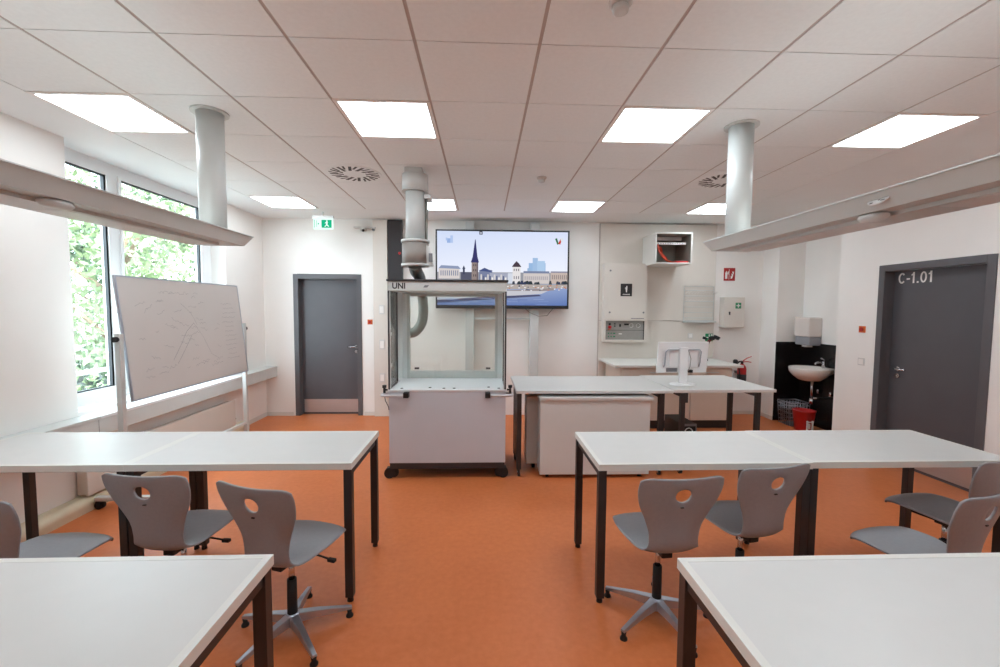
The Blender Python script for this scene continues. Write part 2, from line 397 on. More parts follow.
# ------------------------------------------------------------------ chairs
def interp(tab, s):
    for k in range(len(tab)-1):
        if s <= tab[k+1][0]:
            t = (s-tab[k][0])/(tab[k+1][0]-tab[k][0]); n = len(tab)
            p0 = tab[max(k-1, 0)]; p1 = tab[k]; p2 = tab[k+1]; p3 = tab[min(k+2, n-1)]
            return [.5*(2*p1[i]+(p2[i]-p0[i])*t+(2*p0[i]-5*p1[i]+4*p2[i]-p3[i])*t*t+(3*p1[i]-p0[i]-3*p2[i]+p3[i])*t**3) for i in range(1, len(p1))]
    return list(tab[-1][1:])
def make_chair():
    o = thing('swivel_chair', '', 'chair')
    # s, y (forward +), z, half width, dish (edge offset along the normal)
    tab = [(0, .262, .450, .150, -.004), (1, .240, .463, .168, -.002), (2, .185, .474, .188, .004), (3, .12, .473, .200, .010), (4, .04, .466, .204, .016),
           (5, -.03, .452, .190, .020), (6, -.09, .441, .170, .020), (7, -.135, .443, .150, .022), (8, -.168, .470, .136, .026),
           (9, -.183, .522, .131, .032), (10, -.190, .582, .141, .036), (11, -.199, .645, .168, .034), (12, -.212, .705, .198, .034),
           (13, -.227, .765, .214, .034), (14, -.241, .82, .220, .034), (15, -.253, .868, .215, .034)]
    R = 34; C = 20; rows = []
    jc, hr = int(R*.885), 2
    def P(u, s):
        y, z, w, e = interp(tab, s)
        y2, z2, _, _ = interp(tab, min(15, s+.05)); y1, z1, _, _ = interp(tab, max(0, s-.05))
        ty, tz = y2-y1, z2-z1; L = math.hypot(ty, tz); ny, nz = -tz/L, ty/L     # normal towards the sitter
        if ny < 0 and s > 8: ny, nz = -ny, -nz
        if s <= 8 and nz < 0: ny, nz = -ny, -nz
        k = e*abs(u)**2.2
        dz = -.022*abs(u)**9*max(0, (s-12)/3)
        dy = -.036*abs(u)**3.2*max(0, (3-s)/3)          # rounded front corners of the seat
        return Vector((u*w, y+ny*k+dy, z+nz*k+dz))
    idx = {}; vs = []
    for j in range(R+1):
        for i in range(C+1):
            a = i-C/2; bb = j-jc; d = max(abs(a), abs(bb))
            if d <= 4:
                rad = math.hypot(a, bb) or 1
                ca, cb = a/rad*hr*.94, bb/rad*hr*.72
                if d < hr: aa, b2 = a, bb
                else:
                    t = (d-hr)/(4-hr); aa = ca*(d/hr)*(1-t)+a*t; b2 = cb*(d/hr)*(1-t)+bb*t
            else: aa, b2 = a, bb
            u = aa/(C/2); s = (jc+b2)/R*15
            idx[i, j] = len(vs); vs.append(P(u, min(15, s)))
    fs = []
    for j in range(R):
        for i in range(C):
            if abs(i+.5-C/2) < hr and abs(j+.5-jc) < hr: continue
            fs.append((idx[i, j], idx[i+1, j], idx[i+1, j+1], idx[i, j+1]))
    m = MB(); used = sorted({k for f in fs for k in f}); mp = {k: n for n, k in enumerate(used)}
    # round the top corners
    m.add([vs[k] for k in used], [tuple(mp[k] for k in f) for f in fs], 0, True)
    sh = m.obj('seat_shell', 'chair_plastic', o)
    md = sh.modifiers.new('solid', 'SOLIDIFY'); md.thickness = .011; md.offset = 0
    md = sh.modifiers.new('bevel', 'BEVEL'); md.width = .004; md.segments = 2; md.limit_method = 'ANGLE'; md.angle_limit = 1.0
    MB().box(-.008, .008, -.226, -.218, .712, .717).obj('shell_mark', 'rubber', o)
    # mechanism
    q = MB().box(-.045, .045, -.05, .15, .402, .444); q.box(-.03, .03, -.10, .04, .385, .418)
    q.obj('seat_mechanism', 'rubber', o, bevel=.006)
    q = MB().tube([(.06, .05, .41), (.14, .05, .405), (.19, .05, .398)], .005); q.box(.185, .225, .04, .06, .388, .403)
    q.obj('height_lever', 'rubber', o)
    MB().cyl((0, 0, .27), (0, 0, .40), .014, n=16).obj('gas_piston', 'chrome', o)
    MB().cyl((0, 0, .085), (0, 0, .29), .025, .023, n=20).obj('gas_cylinder', 'rubber', o)
    MB().lathe([(.034, .05), (.04, .07), (.038, .098), (.028, .112)]).obj('base_hub', 'alu', o)
    for k in range(5):
        a = 2*PI*k/5; c, s = math.cos(a), math.sin(a)
        def W(r, t, z): return (r*c-t*s, r*s+t*c, z)
        q = MB(); st = [(.03, .026, .062, .108), (.12, .02, .058, .094), (.22, .016, .048, .072), (.29, .0135, .042, .056)]
        for (ra, wa, za, zb2), (rb, wb, zc, zd) in zip(st, st[1:]):
            q.hexa([W(ra, -wa, za), W(ra, wa, za), W(rb, wb, zc), W(rb, -wb, zc)], [W(ra, -wa*.75, zb2), W(ra, wa*.75, zb2), W(rb, wb*.75, zd), W(rb, -wb*.75, zd)])
        ar = q.obj('base_arm', 'alu', o, bevel=.003)
        MB().lathe([(.019, 0), (.019, .008), (.011, .02), (.014, .045)], W(.278, 0, 0), n=14).obj('glide', 'rubber', ar)
    return o
ch0 = make_chair()
chairs = [(-.975, 2.165, -19, 'grey shell swivel chair nearest the aisle, left side, star base in full view'),
          (-1.615, 2.32, -6, 'grey shell swivel chair between two others at the left desks, round handle hole showing'),
          (-2.13, 2.07, -10, 'grey shell swivel chair cut by the left edge of the photo'),
          (.95, 2.225, 5, 'grey shell swivel chair nearest the aisle, right side, star base in full view'),
          (1.49, 2.36, 11, 'grey shell swivel chair right of the aisle chair, beside the dark joined desk legs'),
          (2.80, 2.43, 17, 'dark shaded swivel chair with its seat just in front of the right desk leg'),
          (2.20, 2.01, 18, 'swivel chair cut by the right edge, nearest the front right desk')]
for i, (x, y, a, lab) in enumerate(chairs):
    o = ch0 if i == 0 else copy_tree(ch0)
    o.location = (x, y, 0); o.rotation_euler = (0, 0, D(a)); tag(o, lab, 'chair', 'grey swivel chairs at the desks')
    for c in o.children:                                # the star base turns freely under the seat
        if c.name.startswith('base_'): c.rotation_euler = (0, 0, D((24, 10, 20, -2, 40, 22, 30)[i]-a))

# ------------------------------------------------------------------ whiteboard on stand
wb = thing('whiteboard', 'tilted mobile whiteboard with faint handwriting in front of the window', 'whiteboard', (-2.95, 4.505, 0))
tilt = math.atan2(.105, 1.02)
BM = T(0, 0, 1.405) @ Matrix.Rotation(-tilt, 4, 'Y')
hh, hw = .51, .86
MB().box(-.009, .009, -hw, hw, -hh, hh).xf(BM).obj('writing_surface', 'board_white', wb)
q = MB()
for a, c, e, f in ((-hw-.014, -hw, -hh-.014, hh+.014), (hw, hw+.014, -hh-.014, hh+.014)): q.box(-.009, .0105, a, c, e, f)
q.box(-.009, .0105, -hw, hw, -hh-.014, -hh); q.box(-.009, .0105, -hw, hw, hh, hh+.014)
q.xf(BM).obj('frame', 'alu', wb)
q = MB(); rnd = random.Random(3)
def stroke(pts, wd=.0035):
    for (a, b2), (c, d) in zip(pts, pts[1:]):
        L = math.hypot(c-a, d-b2) or 1; nx, ny = -(d-b2)/L*wd/2, (c-a)/L*wd/2
        q.add([(.0096, a+nx, b2+ny), (.0096, a-nx, b2-ny), (.0096, c-nx, d-ny), (.0096, c+nx, d+ny)], [(0, 1, 2, 3)])
def scribble(y, z, L, h=.016, sl=0):
    n = max(3, int(L/.014)); stroke([(y+L*k/n, z+sl*L*k/n+rnd.uniform(-h, h)*.5) for k in range(n+1)], .0025)
for k in range(13): scribble(.50+rnd.uniform(-.02, .03), .30-k*.052, rnd.uniform(.12, .27))
for y, z, L, sl in ((-.42, .40, .40, 0), (-.05, .27, .12, 0), (-.3, .16, .16, -.5), (-.2, -.02, .14, 0), (-.70, -.36, .10, .1), (-.55, -.35, .12, .15), (-.42, -.3, .10, .1), (-.05, -.33, .2, .1), (.2, -.36, .2, .1), (-.62, .22, .1, .6), (.1, .05, .1, -.3)): scribble(y, z, L, .03, sl)
stroke([(-.35, -.24), (-.22, -.1), (-.12, .02), (0, .1)], .004); stroke([(-.3, -.28), (-.18, -.16), (-.05, -.02)], .004)
stroke([(0, .1), (.12, -.05), (.22, -.24), (.34, -.3)], .003); stroke([(-.15, .3), (-.02, .2), (.05, .08)], .003)
for k in range(34):
    y = rnd.uniform(-.75, .42); z = rnd.uniform(-.42, .44); scribble(y, z, rnd.uniform(.04, .13), .026, rnd.uniform(-.3, .3))
q.xf(BM).obj('marker_writing', 'marker', wb)
for sy, nm in ((-1, 0), (1, 1)):
    y = sy*(hw+.05)
    MB().box(-.022, .022, y-.022, y+.022, .10, 1.45 if sy < 0 else 1.47).obj('post', 'light_grey_metal', wb, bevel=.004)
    ft = MB().box(-.24, .30, y-.025, y+.025, .07, .105).obj('foot', 'light_grey_metal', wb, bevel=.006)
    for fx in (-.21, .27):
        c = MB().cyl((fx, y-.02, .032), (fx, y+.02, .032), .032, n=18); c.box(fx-.015, fx+.015, y-.028, y+.028, .034, .07); c.obj('caster', 'rubber', ft)
    c = MB().cyl((0, y+sy*.02, 1.405), (0, y+sy*.05, 1.405), .022, n=16)
    c.obj('tilt_knob', 'rubber', wb)
MB().box(-.014, .014, -(hw+.028), hw+.028, .22, .25).obj('cross_bar', 'light_grey_metal', wb)

# ------------------------------------------------------------------ ceiling service booms (columns with long beams)
def boom(x, y, side, yend, label, badge):
    o = thing('service_boom', label, 'service boom', (x, y, -.02), group='ceiling service booms over the desks')
    MB().cyl((0, 0, 2.2), (0, 0, ZC+.01), .083, n=40).obj('column', 'light_grey_metal', o)
    MB().cyl((0, 0, ZC+.0101), (0, 0, ZC+.02), .115, n=40).obj('ceiling_flange', 'light_grey_metal', o)
    L0, L1 = -3.3, yend-y
    # wing profile; side = +1 when the room centre lies towards +x
    pr = [(-.155, 2.135), (.135, 2.135), (.175, 2.205), (.165, 2.213), (-.19, 2.213), (-.2, 2.205)]
    q = MB(); q.poly([(side*a, z) for a, z in pr], 'y', L0, L1-.06)
    pe = [(side*a, z) for a, z in pr]; n = len(pe)
    top = [(side*(-.13), 2.165), (side*.12, 2.165), (side*.17, 2.206), (side*.16, 2.213), (side*(-.185), 2.213), (side*(-.19), 2.206)]
    vs = [(a, L1-.06, z) for a, z in pe]+[(a, L1, z) for a, z in top]
    q.add(vs, [(i, (i+1) % n, n+(i+1) % n, n+i) for i in range(n)]+[tuple(range(n, 2*n))])
    q.obj('beam', 'beam_grey', o)
    MB().box(*sorted((side*.178, side*.186)), L0, L1-.02, 2.204, 2.210).obj('edge_strip', 'light_grey_metal', o)
    MB().box(-.05, .05, L0, -.16, 2.2135, 2.226).obj('ceiling_fill_strip', 'ceiling_fill', o)  # unseen glowing strip on top of the beam, added to brighten the ceiling
    q = MB().box(*sorted((side*-.135, side*.05)), L0, L1-.22, 2.118, 2.135)
    q.cyl((side*-.0425, L1-.22, 2.1265), (side*-.0425, L1-.2199, 2.1265), .004)
    q.obj('light_tray', 'beam_grey', o, bevel=.006)
    for k in range(3): MB().box(*sorted((side*-.12, side*.03)), L0+.3+k*.95, L0+.3+k*.95+.62, 2.1165, 2.1185).obj('tube_cover', 'white_laminate', o)
    MB().lathe([(.012, -.03), (.035, -.026), (.045, -.012), (.042, 0)], (side*.085, -1.2, 2.132), n=24, sy=1.6).obj('sensor', 'light_grey_metal', o)
    if badge:
        q = MB().lathe([(.0, 0), (.05, 0), (.05, .003), (0, .003)], n=24, sy=.5)
        M = T(side*.158, -1.30, 2.172) @ Matrix.Rotation(side*D(60), 4, 'Y') @ Matrix.Rotation(PI/2, 4, 'Z')
        bd = q.xf(M).obj('round_label', 'white_laminate', o)
        q = MB()
        for a, c, e in ((-.035, .004, .02), (.012, -.012, .012), (.02, .008, .014), (-.012, .0, .01)): q.box(a, a+e, c, c+.005, .0032, .0038)
        q.xf(M).obj('label_print', 'black_print', bd)
    return o
boom(-1.873, 3.10, 1, 3.29, 'grey round ceiling column carrying a long beam on the window side', False)
boom(1.855, 3.12, -1, 3.28, 'grey round ceiling column carrying a long beam on the door side', True)

# round ceiling vents
def vent(x, y, lab):
    o = thing('ceiling_vent', lab, 'ceiling vent', (x, y, ZC), group='round swirl vents in the ceiling')
    MB().cyl((0, 0, -.004), (0, 0, .002), .262, n=48).obj('plate', 'ceiling_tile', o)
    q = MB()
    for k in range(24):
        a = 2*PI*k/24; c, s = math.cos(a), math.sin(a)
        r0_, r1_, wd = (.11, .235, .015) if k % 2 == 0 else (.155, .243, .011)
        sk = .035
        P = lambda r, t: (r*c-t*s, r*s+t*c, -.0046)
        q.hexa([P(r0_, -wd-sk*.3), P(r1_, -wd+sk*.6), P(r1_, wd+sk*.6), P(r0_, wd-sk*.3)], [tuple(P(*v)[:2])+(-.0036,) for v in ((r0_, -wd-sk*.3), (r1_, -wd+sk*.6), (r1_, wd+sk*.6), (r0_, wd-sk*.3))])
    q.obj('slots', 'black_print', o); return o
vent(-1.285, 4.423, 'round ceiling vent left of the fume hood duct'); vent(2.465, 4.423, 'round ceiling vent partly behind the right ceiling column')
def detector(x, y, lab):
    o = thing('smoke_detector', lab, 'smoke detector', (x, y, ZC), group='ceiling smoke detectors')
    MB().lathe([(.05, 0), (.05, -.012), (.04, -.02)][::-1], n=24).obj('base', 'white_laminate', o)
    MB().lathe([(.024, -.05), (.034, -.044), (.036, -.0205)], n=20).obj('sensor_head', 'light_grey_metal', o)
detector(.585, 4.43, 'small white smoke detector in the ceiling before the screen'); detector(.585, 1.915, 'smoke detector at the top edge of the photo, nearest the camera')

# ------------------------------------------------------------------ fume hood service column
sc = thing('hood_service_column', 'grey ceiling extraction column hanging above the glass fume hood', 'extraction column', (-.665, 4.27, 0))
MB().box(-.085, .075, -.09, .09, 2.95, ZC).obj('ceiling_bracket', 'light_grey_metal', sc)
MB().cyl((0, 0, 2.80), (0, 0, 2.95), .125, n=36).obj('upper_collar', 'light_grey_metal', sc)
q = MB().box(.0, .15, -.02, .16, 2.73, 2.765); q.cyl((0, 0, 2.79), (0, 0, 2.80), .128, n=36); q.obj('collar_bracket', 'light_grey_metal', sc)
MB().cyl((0, 0, 2.33), (0, 0, 2.79), .092, n=36).obj('tube', 'light_grey_metal', sc)
MB().tube([(.10, .03, 2.75), (.105, .03, 2.6), (.1, .03, 2.45), (.1, .03, 2.34)], .016, mi=0).obj('cable', 'duct', sc)
q = MB().cyl((0, 0, 2.10), (0, 0, 2.305), .128, n=36)
q.obj('outlet_housing', 'cable', sc)
q = MB().cyl((0, 0, 2.305), (0, 0, 2.33), .137, n=36); q.cyl((0, 0, 2.075), (0, 0, 2.10), .137, n=36); q.obj('housing_ring', 'light_grey_metal', sc)
q = MB().hexa([(.06, -.09, 2.085), (.17, -.02, 2.085), (.17, .07, 2.085), (.06, .07, 2.085)], [(.06, -.09, 2.31), (.13, -.05, 2.27), (.13, .07, 2.27), (.06, .07, 2.31)])
so_ = q.obj('socket_box', 'light_grey_metal', sc)
MB().box(.135, .17, -.055, -.035, 2.12, 2.2).obj('socket', 'grey_print', so_)
pts = [(-.01, 0, 2.09), (-.01, .10, 2.04), (-.03, .45, 2.01), (-.06, .80, 1.95), (-.07, .97, 1.80), (-.065, 1.0, 1.62), (-.09, 1.0, 1.48), (-.17, 1.0, 1.38), (-.27, 1.0, 1.36)]
# smooth resample
rs = []
for k in range(len(pts)-1):
    p0, p1, p2, p3 = [Vector(pts[max(0, min(len(pts)-1, k+d))]) for d in (-1, 0, 1, 2)]
    for i in range(9):
        t = i/9; rs.append(.5*(2*p1+(p2-p0)*t+(2*p0-5*p1+4*p2-p3)*t*t+(3*p1-p0-3*p2+p3)*t**3))
MB().tube(rs, .055, n=16, rf=lambda k: .062 if k % 2 else .056).obj('flexible_duct', 'duct', sc)

# ------------------------------------------------------------------ mobile fume hood
fh = thing('fume_hood', 'mobile glass fume hood on a pale grey cart with black casters', 'fume hood', (-.345, 4.15, 0))
hx = .565; dp = .72
MB().box(-hx, hx, 0, dp, .16, .865).obj('cabinet', 'cart_grey', fh, bevel=.004)
MB().box(-hx+.005, hx-.005, .005, dp-.005, .10, .159).obj('plinth', 'dark_trim', fh)
MB().box(-hx-.01, hx+.01, -.005, dp+.005, .866, .885).obj('worktop', 'pvc_white', fh, bevel=.003)
q = MB()
for x, y in ((-.18, .1), (-.04, .06), (.06, .06), (.4, .12), (-.45, .06), (.5, .06)): q.cyl((x, y, .885), (x, y, .889), .014, n=12)
q.obj('worktop_fitting', 'rubber', fh)
for x, y in ((-hx+.03, .06), (hx-.05, .06), (-hx+.03, dp-.08), (hx-.05, dp-.08)):
    x += (-.035 if x < 0 else .03); y -= .02; c = MB().cyl((x, y-.02, .052), (x, y+.02, .052), .052, n=24); c.cyl((x+.04*(-1 if x > 0 else 1), y, .05), (x+.04*(-1 if x > 0 else 1), y+.03, .05), .045, n=20); c.box(x-.03, x+.03, y-.015, y+.05, .075, .099); c.obj('caster', 'rubber', fh)
# handles wrapping the corners
for sx in (-1, 1):
    pts = [(sx*(hx-.17), -.005, .835), (sx*(hx-.17), -.055, .835), (sx*(hx+.02), -.055, .835), (sx*(hx+.055), -.04, .835), (sx*(hx+.065), 0, .835), (sx*(hx+.065), .08, .835), (sx*(hx+.005), .085, .835)]
    hnd = MB().tube(pts, .013, n=10).obj('handlebar', 'steel', fh)
    MB().box(*sorted((sx*(hx-.15), sx*(hx-.20))), -.072, -.0005, .815, .865).obj('handle_clamp', 'rubber', hnd, bevel=.004)
    q = MB().cyl((sx*(hx+.045), .02, .85), (sx*(hx+.045), .02, .9), .012, n=12); q.cyl((sx*(hx+.045), .02, .9), (sx*(hx+.045), .02, .925), .02, n=12)
    q.cyl((sx*(hx+.045), .02, .88), (sx*(hx+.012), .02, .88), .009, n=10)
    q.obj('gas_tap', 'rubber', fh)
# cable hanging at the left
MB().tube([(-hx-.04, .0, .83), (-hx-.03, -.01, .78), (-hx+.0, -.012, .72), (-hx+.004, -.012, .69)], .004).obj('cable', 'black_print', fh)
# head
MB().box(-hx+.005, hx+.003, 0, dp, 1.835, 1.925).obj('canopy', 'light_grey_metal', fh, bevel=.004)
MB().box(-hx-.012, hx+.018, -.015, dp+.01, 1.926, 1.945).obj('top_cover', 'dark_trim', fh, bevel=.003)
text_mesh('logo', 'UNI', .078, 'dark_trim', fh, T(-hx+.04, -.001, 1.856) @ RX, sx=.95, bold=.0022)
q = MB()
for k in range(4): q.box(-hx+.232+k*.02, -hx+.244+k*.02, -.0012, 0, 1.858, 1.885)
q.hexa([(-hx+.335, -.0012, 1.868), (-hx+.372, -.0012, 1.868), (-hx+.372, 0, 1.868), (-hx+.335, 0, 1.868)], [(-hx+.35, -.0012, 1.89), (-hx+.392, -.0012, 1.89), (-hx+.392, 0, 1.89), (-hx+.35, 0, 1.89)], 1)
q.obj('logo_print', ['light_grey_metal', 'grey_print'], fh)
# posts and panes
for sx in (-1, 1):
    MB().box(*sorted((sx*(hx-.012), sx*(hx+.003))), .0, .012, .885, 1.835).obj('edge_strip', 'dark_trim', fh)
    MB().box(*sorted((sx*(hx-.02), sx*(hx-.013))), .002, .022, .885, 1.835).obj('edge_trim', 'light_grey_metal', fh)
    MB().box(*sorted((sx*(hx-.003), sx*(hx-.008))), .014, dp-.336, .9, 1.834).obj('side_glass', 'hood_glass', fh)
    MB().box(*sorted((sx*(hx-.0), sx*(hx-.012))), .013, dp-.336, .886, .899).obj('glass_channel', 'dark_trim', fh)
    MB().box(*sorted((sx*(hx+.0005), sx*(hx-.014))), dp-.335, dp-.32, .9, 1.834).obj('glass_edge', 'dark_trim', fh)
    MB().box(*sorted((sx*(hx), sx*(hx-.012))), dp-.319, dp, .886, 1.834).obj('side_panel', 'pvc_white', fh)
    MB().box(*sorted((sx*(hx-.0121), sx*(hx-.06))), dp-.05, dp, .886, 1.834).obj('post', 'pvc_white', fh)
    MB().box(*sorted((sx*(hx-.0601), sx*(hx-.09))), dp-.05, dp, .886, 1.834).obj('inner_post', 'light_grey_metal', fh)
q = MB().box(-hx+.091, hx-.091, dp-.04, dp, .886, .965); q.box(-hx+.091, hx-.091, dp-.04, dp, 1.80, 1.834); q.obj('rear_rail', 'light_grey_metal', fh)
MB().box(-hx+.091, hx-.091, dp-.02, dp-.015, .966, 1.799).obj('rear_glass', 'hood_glass', fh)
q = MB()
for x in (-.40, .40): q.box(x-.025, x+.025, dp-.035, dp-.021, .985, 1.005)
q.obj('glass_clip', 'dark_trim', fh)
MB().box(-hx+.02, hx-.02, .004, .009, 1.0, 1.834).obj('front_sash', 'hood_glass', fh)
q = MB().box(-hx-.003, -hx, .12, .17, 1.08, 1.12); q.box(-hx-.003, -hx, .12, .17, 1.40, 1.43); q.obj('switch_plate', 'white_print', fh)

# ------------------------------------------------------------------ back wall: pilaster, duct panel
tag(MB().box(-1.44, -1.225, 6.60, 6.665, 0, 2.985).obj('wall_column_panel', 'dark_trim'), 'tall dark grey panel on the back wall behind the fume hood', 'wall panel')
MB().cyl((-1.265, 6.6, 2.49), (-1.265, 6.588, 2.49), .02, n=16).obj('red_lamp', 'red', bpy.data.objects['wall_column_panel'])
tag(MB().box(-1.665, -1.45, 6.60, 6.665, 0, 2.985).obj('cable_shaft', 'panel_white', bevel=.003), 'narrow white service shaft between the grey door and the dark panel', 'service shaft')

# exit sign
ex = thing('exit_sign', 'green and white lit emergency exit sign under the ceiling above the door', 'exit sign', (-2.245, 6.2, 2.76))
MB().box(-.135, .135, -.012, .012, 0, .15).obj('sign_face', 'exit_white', ex, bevel=.003)
MB().box(-.145, .145, -.02, .02, .15, .185).obj('housing', 'light_grey_metal', ex)
q = MB(); F = -.0135
q.box(-.02, .12, F, -.0125, .02, .13, 0)                                # green field
q.box(-.118, -.112, F, -.0125, .02, .13, 0); q.box(-.09, -.085, F, -.0125, .03, .12, 0)
q.poly([(-.07, .06), (-.07, .09), (-.05, .075)], 'y', F, -.0125, 0)
q.obj('green_print', 'exit_green', ex)
q = MB(); F2 = -.0145
q.cyl((.055, F2, .112), (.055, -.0136, .112), .011, n=12)
q.poly([(.04, .098), (.068, .102), (.062, .066), (.085, .04), (.077, .034), (.052, .056), (.036, .036), (.022, .036), (.022, .044), (.034, .046), (.046, .07), (.044, .086), (.03, .078), (.026, .084)], 'y', F2, -.0136)
q.obj('running_figure', 'exit_white', ex)
MB().cyl((0, 0, .185), (0, 0, .24), .01, n=10).obj('hanger', 'light_grey_metal', ex)

# camera-like detector on wall
wd_ = thing('wall_sensor', 'small white sensor bracket high on the wall right of the exit sign', 'sensor', (-1.72, 6.60, 2.80))
q = MB().box(-.22, .1, -.02, .0645, .06, .075); q.obj('bracket', 'white_laminate', wd_)
MB().lathe([(.02, -.03), (.045, -.015), (.045, .03)], (-.08, -.0, .03), n=16).obj('dome', 'light_grey_metal', wd_)
MB().cyl((-.07, -.03, .02), (-.07, -.05, .01), .018, n=12).obj('lens', 'rubber', wd_)
MB().cyl((.07, -.0, .03), (.07, -.03, .03), .018, n=12).obj('spot', 'grey_print', wd_)

def plate(name, x, y, z, w_, h_, lab, cat, matn='white_laminate', facing='y', inner=None, rocker=True):
    o = thing(name, lab, cat, (x, y, z), 0 if facing == 'y' else -PI/2)
    MB().box(-w_/2, w_/2, -.008, 0, -h_/2, h_/2).obj('plate', matn, o, bevel=.002)
    if inner: MB().cyl((0, -.008, 0), (0, -.02, 0), w_*.28, n=16).obj('button', inner, o)
    elif rocker: MB().box(-w_*.36, w_*.36, -.0125, -.0085, -h_*.36, h_*.36).obj('rocker', 'white_print', o, bevel=.0015)
    return o
plate('emergency_button', -1.735, YB, 1.45, .075, .075, 'small orange emergency button beside the back grey door', 'emergency button', 'orange', inner='red')
plate('light_switch', -1.54, 6.60, 1.64, .08, .14, 'upper white switch plate on the service shaft by the fume hood', 'light switch')
plate('light_switch', -1.54, 6.60, 1.11, .08, .15, 'middle white switch plate on the service shaft by the fume hood', 'light switch')
plate('light_switch', -1.54, 6.60, .60, .08, .14, 'lowest white socket plate on the service shaft by the fume hood', 'socket')
plate('emergency_button', XR, 4.83, 1.455, .085, .075, 'small orange emergency button left of the door marked C-1.01', 'emergency button', 'orange', 'x', inner='red')
plate('light_switch', XR, 4.82, 1.08, .085, .085, 'white switch plate left of the door marked C-1.01', 'light switch', 'white_laminate', 'x')

# ------------------------------------------------------------------ television on lift rails
tv = thing('television', 'large flat screen showing a city skyline by a river', 'television', (.285, 6.47, 2.248))
TW, TH = 1.99, 1.165
q = MB(); e = .022
q.box(-TW/2, TW/2, 0, .05, -TH/2, TH/2); q.box(-TW/2, -TW/2+e, -.012, 0, -TH/2, TH/2); q.box(TW/2-e, TW/2, -.012, 0, -TH/2, TH/2)
q.box(-TW/2+e, TW/2-e, -.012, 0, TH/2-e, TH/2); q.box(-TW/2+e, TW/2-e, -.012, 0, -TH/2, -TH/2+.05); q.obj('casing', 'black_print', tv)
# the picture: flat coloured shapes on the screen, u right 0..1, v down 0..1
sw0, sw1, sz0, sz1 = -TW/2+e, TW/2-e, TH/2-e, -TH/2+.05
me_v, me_f, me_c = [], [], []
lay = [0]
def shp(pts, col):
    lay[0] += 1; y = -.001-.00004*lay[0]; o = len(me_v)
    for u, v in pts: me_v.append((sw0+(sw1-sw0)*u, y, sz0+(sz1-sz0)*v))
    me_f.append(tuple(range(o, o+len(pts)))); me_c.append(s2l(col) if isinstance(col[0], (int, float)) else [s2l(c) for c in col])
def rc(u0, v0, u1, v1, col): shp([(u0, v0), (u1, v0), (u1, v1), (u0, v1)], col)
shp([(0, 0), (1, 0), (1, .55), (0, .55)], [(206, 218, 244), (214, 222, 246), (236, 240, 252), (232, 236, 250)])
rc(0, .55, 1, .74, (150, 152, 160)); shp([(0, .74), (1, .70), (1, 1), (0, 1)], [(168, 178, 202), (150, 168, 206), (96, 120, 176), (104, 124, 172)])
rc(.70, .42, .83, .58, (150, 182, 220)); rc(.73, .35, .77, .58, (160, 188, 222)); rc(.765, .39, .825, .56, (172, 200, 230)); rc(.69, .49, .72, .58, (150, 180, 214))
rc(.01, .50, .17, .64, (214, 206, 204)); shp([(.01, .50), (.03, .46), (.16, .47), (.18, .51)], (140, 152, 180))
for k in range(9): rc(.025+k*.016, .53, .032+k*.016, .60, (120, 130, 156))
rc(.18, .55, .27, .68, (88, 90, 108)); rc(.195, .50, .21, .58, (70, 74, 96)); shp([(.19, .51), (.2025, .46), (.215, .51)], (60, 66, 90))
rc(.32, .52, .42, .68, (120, 128, 158)); shp([(.32, .53), (.36, .49), (.40, .52), (.42, .55)], (74, 86, 130)); rc(.40, .56, .54, .68, (164, 168, 186))
for k in range(12): rc(.33+k*.017, .58+.02*(k % 3), .342+k*.017, .66, ((210, 206, 206), (96, 104, 134), (238, 234, 230))[k % 3])
rc(.262, .40, .312, .68, (146, 132, 128)); rc(.300, .40, .312, .68, (110, 98, 104))
shp([(.256, .42), (.27, .34), (.288, .11), (.292, .11), (.306, .34), (.318, .42)], (58, 58, 104))
for k in range(3): rc(.275, .44+k*.07, .281, .47+k*.07, (70, 62, 70)); rc(.290, .44+k*.07, .296, .47+k*.07, (70, 62, 70))
rc(.54, .56, .59, .70, (208, 214, 226)); rc(.576, .47, .637, .70, (226, 222, 222)); shp([(.57, .475), (.588, .43), (.606, .395), (.626, .43), (.644, .475)], (74, 62, 72))
for k in range(3): rc(.585+k*.017, .50, .592+k*.017, .53, (110, 106, 116)); rc(.585+k*.017, .60, .592+k*.017, .64, (120, 116, 126))
rc(.66, .55, .86, .70, (206, 198, 196)); rc(.66, .53, .86, .56, (122, 132, 160)); rc(.87, .54, 1, .70, (196, 180, 172)); rc(.87, .53, 1, .55, (140, 140, 160))
for k in range(12): rc(.67+k*.0155, .60, .676+k*.0155, .65, (150, 146, 156))
for k in range(8): rc(.88+k*.0155, .58, .886+k*.0155, .64, (130, 118, 120))
pr_ = random.Random(5)
for k in range(60):
    u = pr_.random(); s_ = pr_.uniform(.008, .018); v = .685+pr_.uniform(-.01, .012)
    shp([(u-s_, v+.03), (u-s_*.6, v-.012), (u+s_*.4, v-.018), (u+s_, v+.03)], pr_.choice([(52, 60, 66), (70, 76, 84), (60, 66, 92)]))
shp([(0, .72), (1, .71), (1, .76), (0, .80)], (176, 166, 160)); shp([(.45, .80), (.9, .76), (.9, .79), (.45, .84)], (150, 140, 140))
shp([(0, .88), (.55, .80), (.85, .80), (.8, .84), (.3, .90), (0, .93)], (196, 196, 204)); shp([(0, .93), (.4, .88), (.78, .85), (.8, .87), (.4, .92), (0, .97)], (82, 84, 112))
for k in range(46):
    u = pr_.uniform(.5, 1); v = .72+pr_.uniform(0, .07); rc(u, v, u+.012, v+.012, pr_.choice([(240, 240, 244), (86, 92, 110), (190, 120, 90), (220, 220, 228)]))
for k in range(26):
    u = pr_.uniform(0, .9); v = pr_.uniform(.9, .99); rc(u, v, u+.08, v+.006, pr_.choice([(84, 106, 164), (128, 148, 198), (150, 166, 206)]))
